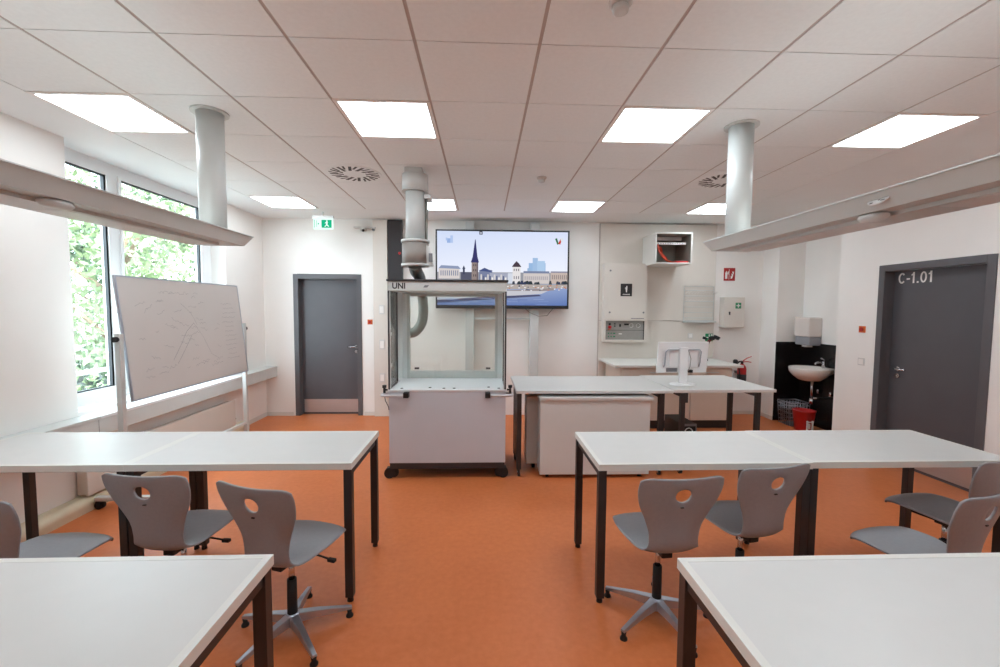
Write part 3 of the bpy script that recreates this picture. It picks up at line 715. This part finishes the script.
rc(.32, .0, .345, .045, (60, 64, 78)); rc(.326, .012, .339, .035, (190, 196, 210))
for a, b2, c, d, cc in ((.075, .10, .10, .16, (150, 176, 222)), (.10, .06, .12, .16, (176, 196, 234)), (.065, .09, .078, .13, (176, 196, 234))): rc(a, b2, c, d, cc)
shp([(.90, .09), (.915, .08), (.93, .16), (.918, .17)], (60, 110, 80)); shp([(.925, .15), (.945, .08), (.955, .09), (.94, .17)], (196, 70, 60)); shp([(.94, .08), (.96, .08), (.96, .13), (.945, .12)], (220, 224, 230))
me = bpy.data.meshes.new('screen_picture'); me.from_pydata(me_v, [], me_f)
ca = me.color_attributes.new('picture', 'FLOAT_COLOR', 'CORNER')
for p, c in zip(me.polygons, me_c):
    for n_, li in enumerate(p.loop_indices): ca.data[li].color = c[n_] if isinstance(c, list) else c
ms = bpy.data.materials.new('screen'); ms.use_nodes = True; nt = ms.node_tree; nt.nodes.clear()
o_ = nt.nodes.new('ShaderNodeOutputMaterial'); e_ = nt.nodes.new('ShaderNodeEmission'); a_ = nt.nodes.new('ShaderNodeVertexColor'); a_.layer_name = 'picture'
e_.inputs[1].default_value = .68; nt.links.new(a_.outputs[0], e_.inputs[0]); nt.links.new(e_.outputs[0], o_.inputs[0])
me.materials.append(ms); so2 = bpy.data.objects.new('screen', me); COL.objects.link(so2); so2.parent = tv
MB().tube([(.35, .03, -TH/2), (.42, .03, -TH/2-.06), (.55, .03, -TH/2-.11), (.68, .03, -TH/2-.1), (.76, .03, -TH/2)], .006).obj('power_cable', 'cable', tv)
lr = thing('screen_lift', 'pair of tall pale lift rails behind the large screen', 'screen lift', (.285, 6.56, 0))
for x0, x1 in ((-.555, -.43), (.425, .555)):
    MB().box(x0, x1, -.035, .10, 0, 2.96).obj('rail', 'light_grey_metal', lr, bevel=.003)
MB().cyl((-.43, 0, 1.515), (.425, 0, 1.515), .014, n=12).obj('cross_bar', 'light_grey_metal', lr)
MB().box(-.43, .425, .02, .06, 2.1, 2.4).obj('mount_plate', 'light_grey_metal', lr)

# ------------------------------------------------------------------ back wall: panel wall, control cabinet, open box, rack
bp_ = thing('wall_cladding', 'large white service wall panel with a dark seam round it behind the counter', 'wall panel', (2.7, YB, 0))
MB().box(-.905, .915, -.05, -.001, 1.495, 2.975).obj('upper_panel', 'panel_white', bp_, bevel=.003)
MB().box(-.905, .915, -.05, -.001, 0, 1.487).obj('lower_panel', 'panel_white', bp_, bevel=.003)
MB().box(-.915, .925, -.03, -.0005, 0, 2.985).obj('seam', 'ceiling_rail', bp_)
cc = thing('control_cabinet', 'white wall cabinet with a warning plate and a row of switches below', 'control cabinet', (2.165, 6.62, 0))
CW = .335
q = MB().box(-CW, CW, -.13, 0, 1.49, 2.36); q.box(-CW, CW, -.13, 0, 1.17, 1.20); q.box(-CW, -CW+.035, -.13, 0, 1.20, 1.49); q.box(CW-.035, CW, -.13, 0, 1.20, 1.49); q.box(-CW+.035, CW-.035, -.03, 0, 1.20, 1.49)
q.obj('housing', 'panel_white', cc, bevel=.002)
dr = MB().box(-CW+.05, CW-.02, -.142, -.1305, 1.50, 2.35).obj('door', 'panel_white', cc, bevel=.002)
q = MB()
for x, z in ((-.25, 2.25), (-.25, 1.62), (.27, 1.62)): q.cyl((x, -.142, z), (x, -.148, z), .014, n=12)
q.obj('lock', 'grey_print', dr); MB().box(.08, .28, -.1435, -.1425, 1.525, 1.535).obj('print_line', 'grey_print', dr)
sg = MB().box(-.09, .085, -.146, -.1425, 1.865, 2.055).obj('warning_plate', 'dark_trim', dr)
q = MB().poly([(-.005, 2.02), (.012, 2.02), (.012, 1.975), (.006, 1.925), (-.008, 1.925), (-.012, 1.97)], 'y', -.147, -.1462)
q.box(-.022, -.015, -.147, -.1462, 1.97, 2.0)
for k in range(7): q.box(-.055+k*.016, -.044+k*.016, -.147, -.1462, 1.885, 1.90)
q.obj('plate_print', 'white_print', sg)
ip = MB().box(-CW+.036, CW-.036, -.10, -.031, 1.201, 1.489).obj('instrument_panel', 'panel_instrument', cc)
q = MB(); q.box(-CW+.04, CW-.04, -.103, -.1005, 1.345, 1.35); q.box(-CW+.036, -CW+.046, -.106, -.1, 1.201, 1.489); q.box(CW-.046, CW-.036, -.106, -.1, 1.201, 1.489)
for z in (1.40, 1.435): q.box(-.165, -.15, -.12, -.1005, z, z+.02)
q.box(-.085, -.065, -.12, -.1005, 1.40, 1.44); q.box(-.01, .06, -.112, -.1005, 1.425, 1.45); q.cyl((-.235, -.1005, 1.44), (-.235, -.12, 1.44), .016, n=14); q.obj('switches', 'rubber', ip)
q = MB().cyl((-.235, -.1005, 1.395), (-.235, -.13, 1.395), .024, n=16); q.obj('emergency_stop', 'red', ip)
MB().box(-.26, -.215, -.102, -.1005, 1.352, 1.362).obj('orange_label', 'orange', ip)
q = MB()
for x in (-.25, -.21, -.155, -.17): q.cyl((x, -.1005, 1.30), (x, -.11, 1.30), .009, n=10); q.cyl((x, -.1005, 1.25), (x, -.11, 1.25), .009, n=10)
q.obj('terminals', 'green', ip)
q = MB()
for x in (.10, .21): MB().tube([(x+.03*math.cos(2*PI*k/20), -.102, 1.42+.03*math.sin(2*PI*k/20)) for k in range(20)], .002, n=4, closed=True).obj('dial_ring', 'white_print', ip)
MB().box(-.09, -.04, -.1015, -.1005, 1.285, 1.297).obj('white_label', 'white_print', ip)

ob = thing('wall_box', 'open white wall box holding red hoses, mounted above the counter', 'wall cabinet', (2.72, 6.12, 2.325))
q = MB(); w2 = .268; hB = .445
q.box(-w2, -w2+.018, 0, .50, 0, hB); q.box(w2-.018, w2, 0, .50, 0, hB); q.box(-w2+.018, w2-.018, 0, .5, 0, .018); q.box(-w2+.018, w2-.018, 0, .5, hB-.018, hB); q.box(-w2+.018, w2-.018, .485, .5, .018, hB-.018)
q.obj('housing', 'edge_white', ob, bevel=.002)
q = MB().box(-w2+.019, w2-.019, .475, .4845, .019, hB-.019); q.box(-w2+.019, -w2+.024, .01, .474, .019, hB-.019); q.box(w2-.024, w2-.019, .01, .474, .019, hB-.019); q.box(-w2+.0241, w2-.0241, .01, .474, hB-.025, hB-.019); q.obj('inner_lining', 'lining_grey', ob)
q = MB().box(-w2+.02, w2-.05, .10, .125, .285, .315)
bar = q.obj('hook_strip', 'white_laminate', ob)
q = MB()
for k in range(12): q.box(-w2+.04+k*.035, -w2+.052+k*.035, .0985, .0995, .294, .306)
q.obj('strip_holes', 'black_print', bar)
MB().box(-w2+.02, w2-.07, .2, .22, .36, .41).obj('upper_rail', 'white_laminate', ob)
q = MB(); hr_ = random.Random(2)
for k in range(9):
    x = -.22+k*.022+.012*hr_.random(); y = .05+k*.035; q.tube([(x, y, .24+.03*hr_.random()), (x+.03, y+.01, .17), (x+.07+.03*hr_.random(), y, .10), (x+.12, y+.01, .05), (x+.16+.05*hr_.random(), y, .03)], .008, n=7)
tag(q.obj('hoses', 'hose_red'), 'tangle of red hoses hanging inside the open wall box', 'hoses').location = (2.72, 6.16, 2.345)
q = MB().box(0, .19, .12, .3, .0185, .045)
t_ = tag(q.obj('tray', 'red', bevel=.004), 'low red tray lying in the open wall box', 'tray'); t_.location = (2.76, 6.03, 2.326)

rk = thing('drying_rack', 'white wire drying rack hanging on the service wall panel', 'drying rack', (3.355, 6.61, 1.50))
q = MB(); rw, rh = .235, .53
q.tube([(-rw, 0, 0), (rw, 0, 0), (rw, 0, rh), (-rw, 0, rh)], .007, n=6, closed=True); q.obj('frame', 'light_grey_metal', rk)
for k in range(6):
    MB().tube([(-rw, -.0, .04+k*.085), (-rw+.02, -.03, .04+k*.085), (rw-.02, -.03, .04+k*.085), (rw, 0, .04+k*.085)], .005, n=6).obj('wire', 'light_grey_metal', rk)
q = MB()
for k in range(11): q.cyl((-rw+.03+k*.046, 0, .30), (-rw+.03+k*.046, -.075, .325), .004, n=6)
for k in range(11): q.cyl((-rw+.03+k*.046, 0, .42), (-rw+.03+k*.046, -.075, .445), .004, n=6)
q.obj('pegs', 'white_print', rk)
q = MB().box(-rw-.01, rw+.01, -.09, .006, -.03, -.008); q.obj('drip_tray', 'light_grey_metal', rk, bevel=.003)

# fire sign, first aid cabinet, extinguisher
fs = thing('fire_sign', 'square red fire equipment sign with white symbols on the back wall', 'sign', (3.86, YB, 2.225))
MB().box(-.09, .09, -.006, 0, -.1, .1).obj('plate', 'red_sign', fs)
q = MB()
q.box(-.07, -.035, -.0075, -.0062, -.07, .03); q.box(-.06, -.045, -.0075, -.0062, .03, .05); q.box(-.03, -.018, -.0075, -.0062, .0, .045); q.box(-.01, -.005, -.0075, -.0062, -.08, .08)
for k in range(3): q.poly([(.02+k*.018, -.07+k*.035), (.045+k*.01, -.06+k*.035), (.055+k*.006, -.02+k*.035), (.035+k*.01, -.035+k*.035), (.022+k*.008, -.02+k*.035)], 'y', -.0075, -.0062)
q.obj('symbols', 'white_print', fs)
fa = thing('first_aid_cabinet', 'pale grey first aid cabinet with a green cross on the back wall', 'first aid cabinet', (3.885, YB, 1.63))
MB().box(-.165, .165, -.12, 0, -.235, .235).obj('body', 'panel_white', fa, bevel=.004)
dd = MB().box(-.163, .163, -.132, -.1205, -.233, .233).obj('door', 'panel_white', fa, bevel=.003)
MB().box(.015, .105, -.1335, -.1325, .06, .15).obj('green_label', 'green', dd)
q = MB().box(.052, .068, -.1345, -.1337, .075, .135); q.box(.03, .09, -.1345, -.1337, .097, .113); q.obj('cross', 'white_print', dd)
q = MB().box(-.085, -.07, -.15, -.1325, -.04, -.0); q.cyl((-.078, -.133, .0), (-.078, -.145, .0), .012, n=12); q.obj('lock', 'dark_trim', dd)

fe = thing('fire_extinguisher', 'red fire extinguisher hanging in the corner beside the counter', 'fire extinguisher', (4.03, 6.52, .42))
MB().lathe([(.03, 0), (.06, .008), (.064, .03), (.064, .33), (.055, .37), (.03, .40), (.022, .41)], n=28).obj('cylinder', 'red', fe)
MB().lathe([(.0645, .10), (.0652, .101), (.0652, .25), (.0645, .251)], n=28).obj('label_band', 'dark_trim', fe)
q = MB().cyl((0, 0, .41), (0, 0, .455), .02, n=14); q.tube([(-.01, -.01, .45), (-.06, -.03, .45), (-.1, -.04, .43)], .012); q.obj('valve', 'rubber', fe)
q = MB().tube([(0, -.01, .45), (.05, -.03, .50), (.12, -.04, .53)], .008); q.tube([(0, -.01, .44), (.06, -.03, .45), (.12, -.04, .44)], .008); q.obj('grip', 'red', fe)
q = MB().lathe([(.02, 0), (.034, .02), (.036, .08), (.02, .10)], (-.13, -.04, .385), n=16); q.obj('nozzle', 'rubber', fe)
MB().tube([(-.10, -.04, .43), (-.09, -.07, .36), (-.075, -.075, .25), (-.07, -.06, .14)], .009).obj('hose', 'rubber', fe)
MB().box(-.04, .04, .065, .14, .25, .29).obj('bracket', 'grey_print', fe)

# ------------------------------------------------------------------ counter and base cabinets
ct = tag(MB().box(1.80, 3.60, 5.78, 6.61, .87, .905).obj('countertop', 'edge_white', bevel=.004), 'long white countertop on beige cabinets against the service wall', 'countertop')
def cab(x0, x1, lab):
    o = thing('base_cabinet', lab, 'cabinet', ((x0+x1)/2, 5.83, 0), group='beige cabinets under the counter'); w_ = (x1-x0)/2-.002
    MB().box(-w_, w_, .02, .76, .12, .868).obj('body', 'cream_laminate', o)
    MB().box(-w_+.01, w_-.01, .06, .74, 0, .119).obj('plinth', 'dark_trim', o)
    d = MB().box(-w_+.002, w_-.002, 0, .019, .125, .862).obj('door', 'cream_laminate', o, bevel=.0015)
    h = MB().box(-.09, .09, -.028, -.018, .795, .807); h.box(-.085, -.075, -.018, 0, .796, .806); h.box(.075, .085, -.018, 0, .796, .806); h.obj('handle', 'light_grey_metal', d)
cab(1.90, 2.88, 'wide beige base cabinet under the left part of the counter'); cab(2.885, 3.47, 'narrower beige base cabinet at the right end of the counter')
ey = thing('eye_shower', 'black hand-held eye shower with a dark red hose standing on the counter', 'eye shower', (3.33, 6.3, .905))
MB().cyl((0, 0, 0), (0, 0, .03), .035, n=16).obj('base', 'rubber', ey)
MB().tube([(0, 0, .03), (-.01, 0, .12), (.0, -.01, .22), (.03, -.02, .30), (.07, -.03, .335)], .022, n=10).obj('hose', 'dark_red', ey)
q = MB().tube([(.03, -.02, .335), (.1, -.04, .345)], .03, n=10); q.cyl((.12, -.05, .33), (.14, -.05, .37), .04, .05, n=16); q.cyl((.0, -.01, .33), (-.05, 0, .35), .02, n=10); q.obj('spray_head', 'rubber', ey)
sgn = thing('eye_wash_sign', 'small green eye wash sign on the wall above the eye shower', 'sign', (3.54, 6.615, 1.235))
MB().box(-.06, .06, -.004, 0, -.06, .06).obj('plate', 'green', sgn)
q = MB().box(-.05, .05, -.0055, -.0042, -.007, .007); q.box(-.007, .007, -.0055, -.0042, -.05, .05); q.box(.025, .055, -.0055, -.0042, .025, .05); q.obj('symbol', 'white_print', sgn)
plate('light_switch', 3.24, 6.62, 1.26, .08, .08, 'white socket plate above the counter behind the monitor', 'socket')

# ------------------------------------------------------------------ demonstration tables
def demo(x0, W, y0, Dp, legs, lab, rz=0):
    o = thing('demonstration_table', lab, 'table', (x0, y0, 0), rz)
    MB().box(0, W, 0, Dp, .84, .87).obj('tabletop', 'white_laminate', o, bevel=.003)
    for x in legs:
        for y in (.02, .49):
            l = MB().box(x, x+.045, y, y+.045, .075, .839).obj('leg', 'leg_black', o, bevel=.002)
            c = MB().cyl((x+.012, y+.03, .036), (x+.034, y+.03, .036), .036, n=20); c.cyl((x+.022, y+.022, .05), (x+.022, y+.022, .075), .014, n=12)
            c.obj('caster', 'rubber', l); MB().cyl((x+.006, y+.03, .036), (x+.0118, y+.03, .036), .018, n=16).obj('wheel_cap', 'chrome', l)
        MB().box(x+.005, x+.04, .066, .489, .79, .838).obj('side_rail', 'leg_black', o)
    MB().box(legs[0]+.05, legs[1]-.005, .49, .53, .78, .838).obj('rear_rail', 'leg_black', o)
    return o
dt = demo(.325, 1.565, 4.16, .91, (.01, 1.43), 'left half of the long white demonstration table, above the white cabinet')
MB().box(.014, .05, .066, .489, .12, .789).obj('end_panel', 'leg_black', dt)
t2 = demo(1.912, 1.06, 4.19, .93, (.08, .87), 'right half of the demonstration table carrying the monitor', D(1.1))
MB().box(.065, .14, -.001, .0185, .74, .838).obj('junction_box', 'leg_black', t2)

# cabinets under the demonstration table
def mob(x0, W, y0, Dp, z0, z1, lab, lid, rz=0):
    o = thing('mobile_cabinet', lab, 'cabinet', (x0, y0, 0), rz)
    MB().box(0, W, 0, Dp, z0, z1-(.03 if lid else 0)).obj('body', 'white_laminate', o, bevel=.003)
    if lid: MB().box(-.012, W+.03, -.02, Dp+.01, z1-.029, z1).obj('top', 'white_laminate', o, bevel=.004)
    for x in (.08, W-.08):
        for y in (.05, Dp-.05):
            c = MB().cyl((x-.015, y, z0/2*.9), (x+.015, y, z0/2*.9), z0/2*.9, n=18); c.cyl((x, y, z0*.6), (x, y, z0), .012, n=10); c.obj('caster', 'rubber', o)
    return o
mob(.56, 1.085, 4.135, .22, .04, .812, 'wide white mobile cabinet with a lid, in front under the demonstration table', True, D(-.6))
mob(.45, 1.29, 4.385, .2, .06, .765, 'second white mobile cabinet just behind the lidded one', False)

# monitor seen from behind
mo = thing('monitor', 'white computer monitor seen from behind on the demonstration table', 'monitor', (2.14, 4.50, .87))
MB().lathe([(.13, 0), (.132, .006), (.125, .012), (.03, .016)], n=40, sx=1.05, sy=.85).obj('stand_base', 'monitor_white', mo)
MB().box(-.045, .045, -.012, .018, .012, .40).obj('stand_column', 'monitor_white', mo, bevel=.006)
MM = T(0.015, .05, .285) @ Matrix.Rotation(D(4), 4, 'Z') @ Matrix.Rotation(D(6), 4, 'X')
q = MB().box(-.285, .285, .0, .02, -.17, .17); q.box(-.16, .16, -.018, 0, -.11, .10); q.xf(MM).obj('housing', 'monitor_white', mo, bevel=.004)
MB().box(-.275, .275, .0205, .0215, -.155, .16).xf(MM).obj('screen', 'black_print', mo)
MB().tube([(-.21, -.005, -.1), (-.21, -.02, -.08), (-.21, -.025, .07), (-.19, -.028, .09), (.17, -.028, .09), (.19, -.025, .07), (.19, -.02, -.05), (.19, -.005, -.1)], .006).xf(MM).obj('carry_handle', 'alu', mo)
q = MB().box(-.18, -.06, -.01, -.0005, -.155, -.112); q.xf(MM).obj('port_cover', 'grey_print', mo)
MB().tube([(.02, .0, .40), (.05, -.01, .36), (.07, -.02, .28), (.06, -.025, .2), (.045, -.02, .15)], .004).obj('cable', 'cable', mo)
MB().box(.05, .095, -.02, .02, .13, .16).obj('plug', 'black_print', mo)

# computer tower in its holder
pc = thing('computer_tower', 'black computer tower under the right end of the demonstration table', 'computer', (2.11, 4.45, 0))
MB().box(-.0, .17, 0, .42, .08, .455).obj('case', 'rubber', pc, bevel=.004)
q = MB().box(.0, .17, -.004, -.0002, .43, .455); q.box(.0, .01, -.004, -.0002, .08, .43); q.box(.16, .17, -.004, -.0002, .08, .43); q.obj('front_trim', 'grey_print', pc)
MB().tube([(.085+.04*math.cos(2*PI*k/24), -.004, .37+.04*math.sin(2*PI*k/24)) for k in range(24)], .005, n=6, closed=True).obj('front_ring', 'light_grey_metal', pc)
q = MB()
for x in (.02, .13):
    for y in (.03, .35): q.box(x, x+.02, y, y+.04, 0, .08)
q.obj('foot', 'dark_trim', pc)

# ------------------------------------------------------------------ sink niche
bt = MB().box(XR+.0, NX-.012, NY1-.012, NY1, .0, 1.195); bt.box(NX-.012, NX, NY0, NY1, 0, 1.195)
o = bt.obj('trim_1', 'tile_black'); struct(o)
sk = thing('wash_basin', 'white ceramic wash basin with chrome tap in the black tiled niche', 'wash basin', (4.55, 5.80, .82))
q = MB(); N = 40
def basin(f, z):                                        # f scales the outline; back edge straight against the wall
    out = []
    for k in range(N):
        t = 2*PI*k/N; x = -.235*f*math.cos(t); y = .27*f*math.sin(t)
        out.append((x if x < .17 else .235*min(1, f), y, z))
    return out
rings = [basin(.30, -.13), basin(.55, -.115), basin(.82, -.06), basin(.97, -.01), basin(1.0, .04), basin(.98, .055), basin(.90, .05), basin(.80, .0), basin(.6, -.07), basin(.2, -.10)]
vs_ = [p for r_ in rings for p in r_]; fs_ = [(k*N+i, k*N+(i+1) % N, (k+1)*N+(i+1) % N, (k+1)*N+i) for k in range(len(rings)-1) for i in range(N)]
fs_ += [tuple(reversed(range(N))), tuple(range((len(rings)-1)*N, len(rings)*N))]
q.add(vs_, fs_, 0, True); q.obj('bowl', 'ceramic', sk)
q = MB().cyl((.20, 0, .045), (.20, 0, .14), .022, n=16); q.tube([(.20, 0, .11), (.15, 0, .13), (.09, 0, .12), (.075, 0, .10)], .012, n=10); q.tube([(.20, 0, .14), (.20, -.01, .165), (.15, -.01, .185)], .009, n=8)
q.obj('tap', 'chrome', sk)
q = MB().cyl((.05, 0, -.13), (.05, 0, -.38), .018, n=14); q.cyl((.05, 0, -.38), (.05, 0, -.46), .03, n=16); q.tube([(.05, 0, -.38), (.15, 0, -.38), (.237, 0, -.38)], .014, n=10); q.obj('drain_pipe', 'chrome', sk)
q = MB()
for y in (-.13, .09): q.cyl((.237, y, -.32), (.20, y, -.32), .013, n=12); q.cyl((.21, y, -.32), (.21, y, -.27), .018, n=12)
q.obj('angle_valve', 'chrome', sk)
ds = thing('towel_dispenser', 'white paper towel dispenser above the black tiles of the niche', 'towel dispenser', (NX, 6.06, 1.17))
q = MB().box(-.20, -.002, -.15, .15, .12, .40); q.obj('cover', 'ceramic', ds, bevel=.02)
q = MB().box(-.18, -.002, -.14, .14, .0, .119); q.obj('window_body', 'dispenser_grey', ds, bevel=.01)
MB().box(-.14, -.06, -.05, .05, -.03, -.001).obj('towel', 'white_print', ds)
bk = thing('wire_basket', 'square wire waste basket standing in the niche under the basin', 'basket', (4.54, 6.06, 0))
q = MB(); a1 = .14; hb = .34
def sq(z, s_=1): return [(-a1*s_, -a1*s_, z), (a1*s_, -a1*s_, z), (a1*s_, a1*s_, z), (-a1*s_, a1*s_, z)]
for z in (.008, .07, .13, .19, .25, .30, hb): q.tube(sq(z, .88+.12*z/hb), .004 if z < hb else .008, n=6, closed=True)
for k in range(7):
    t = -1+2*k/6
    for f in ((t, -1), (t, 1), (-1, t), (1, t)): q.cyl((f[0]*a1*.88, f[1]*a1*.88, .008), (f[0]*a1, f[1]*a1, hb), .0035, n=6)
q.obj('wire_mesh', 'alu', bk)
MB().box(-a1*.88, a1*.88, -a1*.88, a1*.88, .004, .012).obj('bottom', 'alu', bk)
rb = thing('bucket', 'red bucket with white markings standing in front of the wire basket', 'bucket', (4.47, 5.76, 0))
MB().lathe([(.10, 0), (.105, .01), (.135, .27), (.142, .272), (.142, .285), (.128, .285), (.098, .02), (.0, .015)], n=32).obj('body', 'red', rb)
q = MB()
for x, z0_, z1_ in ((-.05, .03, .16), (-.02, .05, .12), (.02, .03, .16)):
    q.box(x, x+.018, -.135, -.118, z0_, z1_)
q.box(-.05, .038, -.137, -.122, .135, .15); q.obj('markings', 'white_print', rb)

# ------------------------------------------------------------------ outside: ground, trees, railing
struct(MB().box(-60, -3.68, -30, 80, -3.3, -3.2).obj('ground', 'paving'))
def tree(name, x, y, zb_, h, rad, n, lab, leafm, seed, ls=.16):
    rn = random.Random(seed); o = thing(name, lab, 'tree', (x, y, zb_), group='trees outside the window')
    q = MB().tube([(0, 0, 0), (.1, .05, h*.3), (-.05, .1, h*.6), (.05, 0, h*.85)], .2, n=10, rf=lambda k: (.24, .18, .12, .05)[k])
    for k in range(7):
        a = k*2.4; z = h*(.3+.07*k); q.tube([(0, 0, z), (rad*.4*math.cos(a), rad*.4*math.sin(a), z+.6), (rad*.75*math.cos(a), rad*.75*math.sin(a), z+1.1)], .06, n=6, rf=lambda i: (.08, .05, .02)[i])
    q.obj('trunk', 'bark', o)
    vs_, fs_ = [], []
    cl = [Vector((rn.uniform(-1, 1)*rad*.85, rn.uniform(-1, 1)*rad*.85, h*rn.uniform(.12, .98))) for _ in range(60)]
    for k in range(n):
        c = rn.choice(cl); p = c+Vector((rn.gauss(0, .42), rn.gauss(0, .42), rn.gauss(0, .36)))
        a = Vector((rn.gauss(0, 1), rn.gauss(0, 1), rn.gauss(0, .6))).normalized(); b3 = a.orthogonal().normalized()
        b3 = Matrix.Rotation(rn.uniform(0, 6.28), 3, a) @ b3; c3 = a.cross(b3); s_ = ls*rn.uniform(.6, 1.3); i0 = len(vs_)
        vs_ += [p-b3*s_, p-c3*s_*.45, p+b3*s_, p+c3*s_*.45]; fs_.append((i0, i0+1, i0+2, i0+3))
    m_ = MB(); m_.add(vs_, fs_, 0, False); m_.obj('foliage', leafm, o, fix=False)
tree('leafy_tree', -8.6, 10.6, -3.2, 8.6, 1.9, 5200, 'sunlit light green tree just outside the window panes', 'leaf_a', 1, .11)
tree('leafy_tree', -15.5, 18.5, -3.2, 10.5, 3.2, 7500, 'deeper green tree standing behind the sunlit one outside', 'leaf_b', 2, .17)
tree('leafy_tree', -8.7, 16.0, -3.2, 8.8, 1.9, 5200, 'bright tree seen through the wider window pane', 'leaf_a', 3, .11)
rl = thing('railing', 'pale metal railing outside behind the lower window panes', 'railing', (-4.2, 5.2, -.2))
q = MB().box(-.02, .02, -1.6, 2.4, 1.15, 1.19); q.obj('top_rail', 'light_grey_metal', rl)
for y in (-1.6, .4, 2.38): MB().box(-.02, .02, y, y+.02, -3.0, 1.149).obj('baluster', 'light_grey_metal', rl)
hg = MB(); rn = random.Random(9); vs_, fs_ = [], []
for k in range(7000):
    p = Vector((rn.uniform(-5.6, -4.7), rn.uniform(3.5, 10.5), rn.uniform(-3.2, .78)+rn.gauss(0, .05))); a = Vector((rn.gauss(0, 1), rn.gauss(0, 1), rn.gauss(0, 1))).normalized()
    b3 = a.orthogonal().normalized(); c3 = a.cross(b3); i0 = len(vs_); s_ = .05
    vs_ += [p-b3*s_, p-c3*s_*.6, p+b3*s_, p+c3*s_*.6]; fs_.append((i0, i0+1, i0+2, i0+3))
hg.add(vs_, fs_, 0, False); tag(hg.obj('hedge', 'hedge_green', fix=False), 'dark green hedge low outside the window', 'hedge')
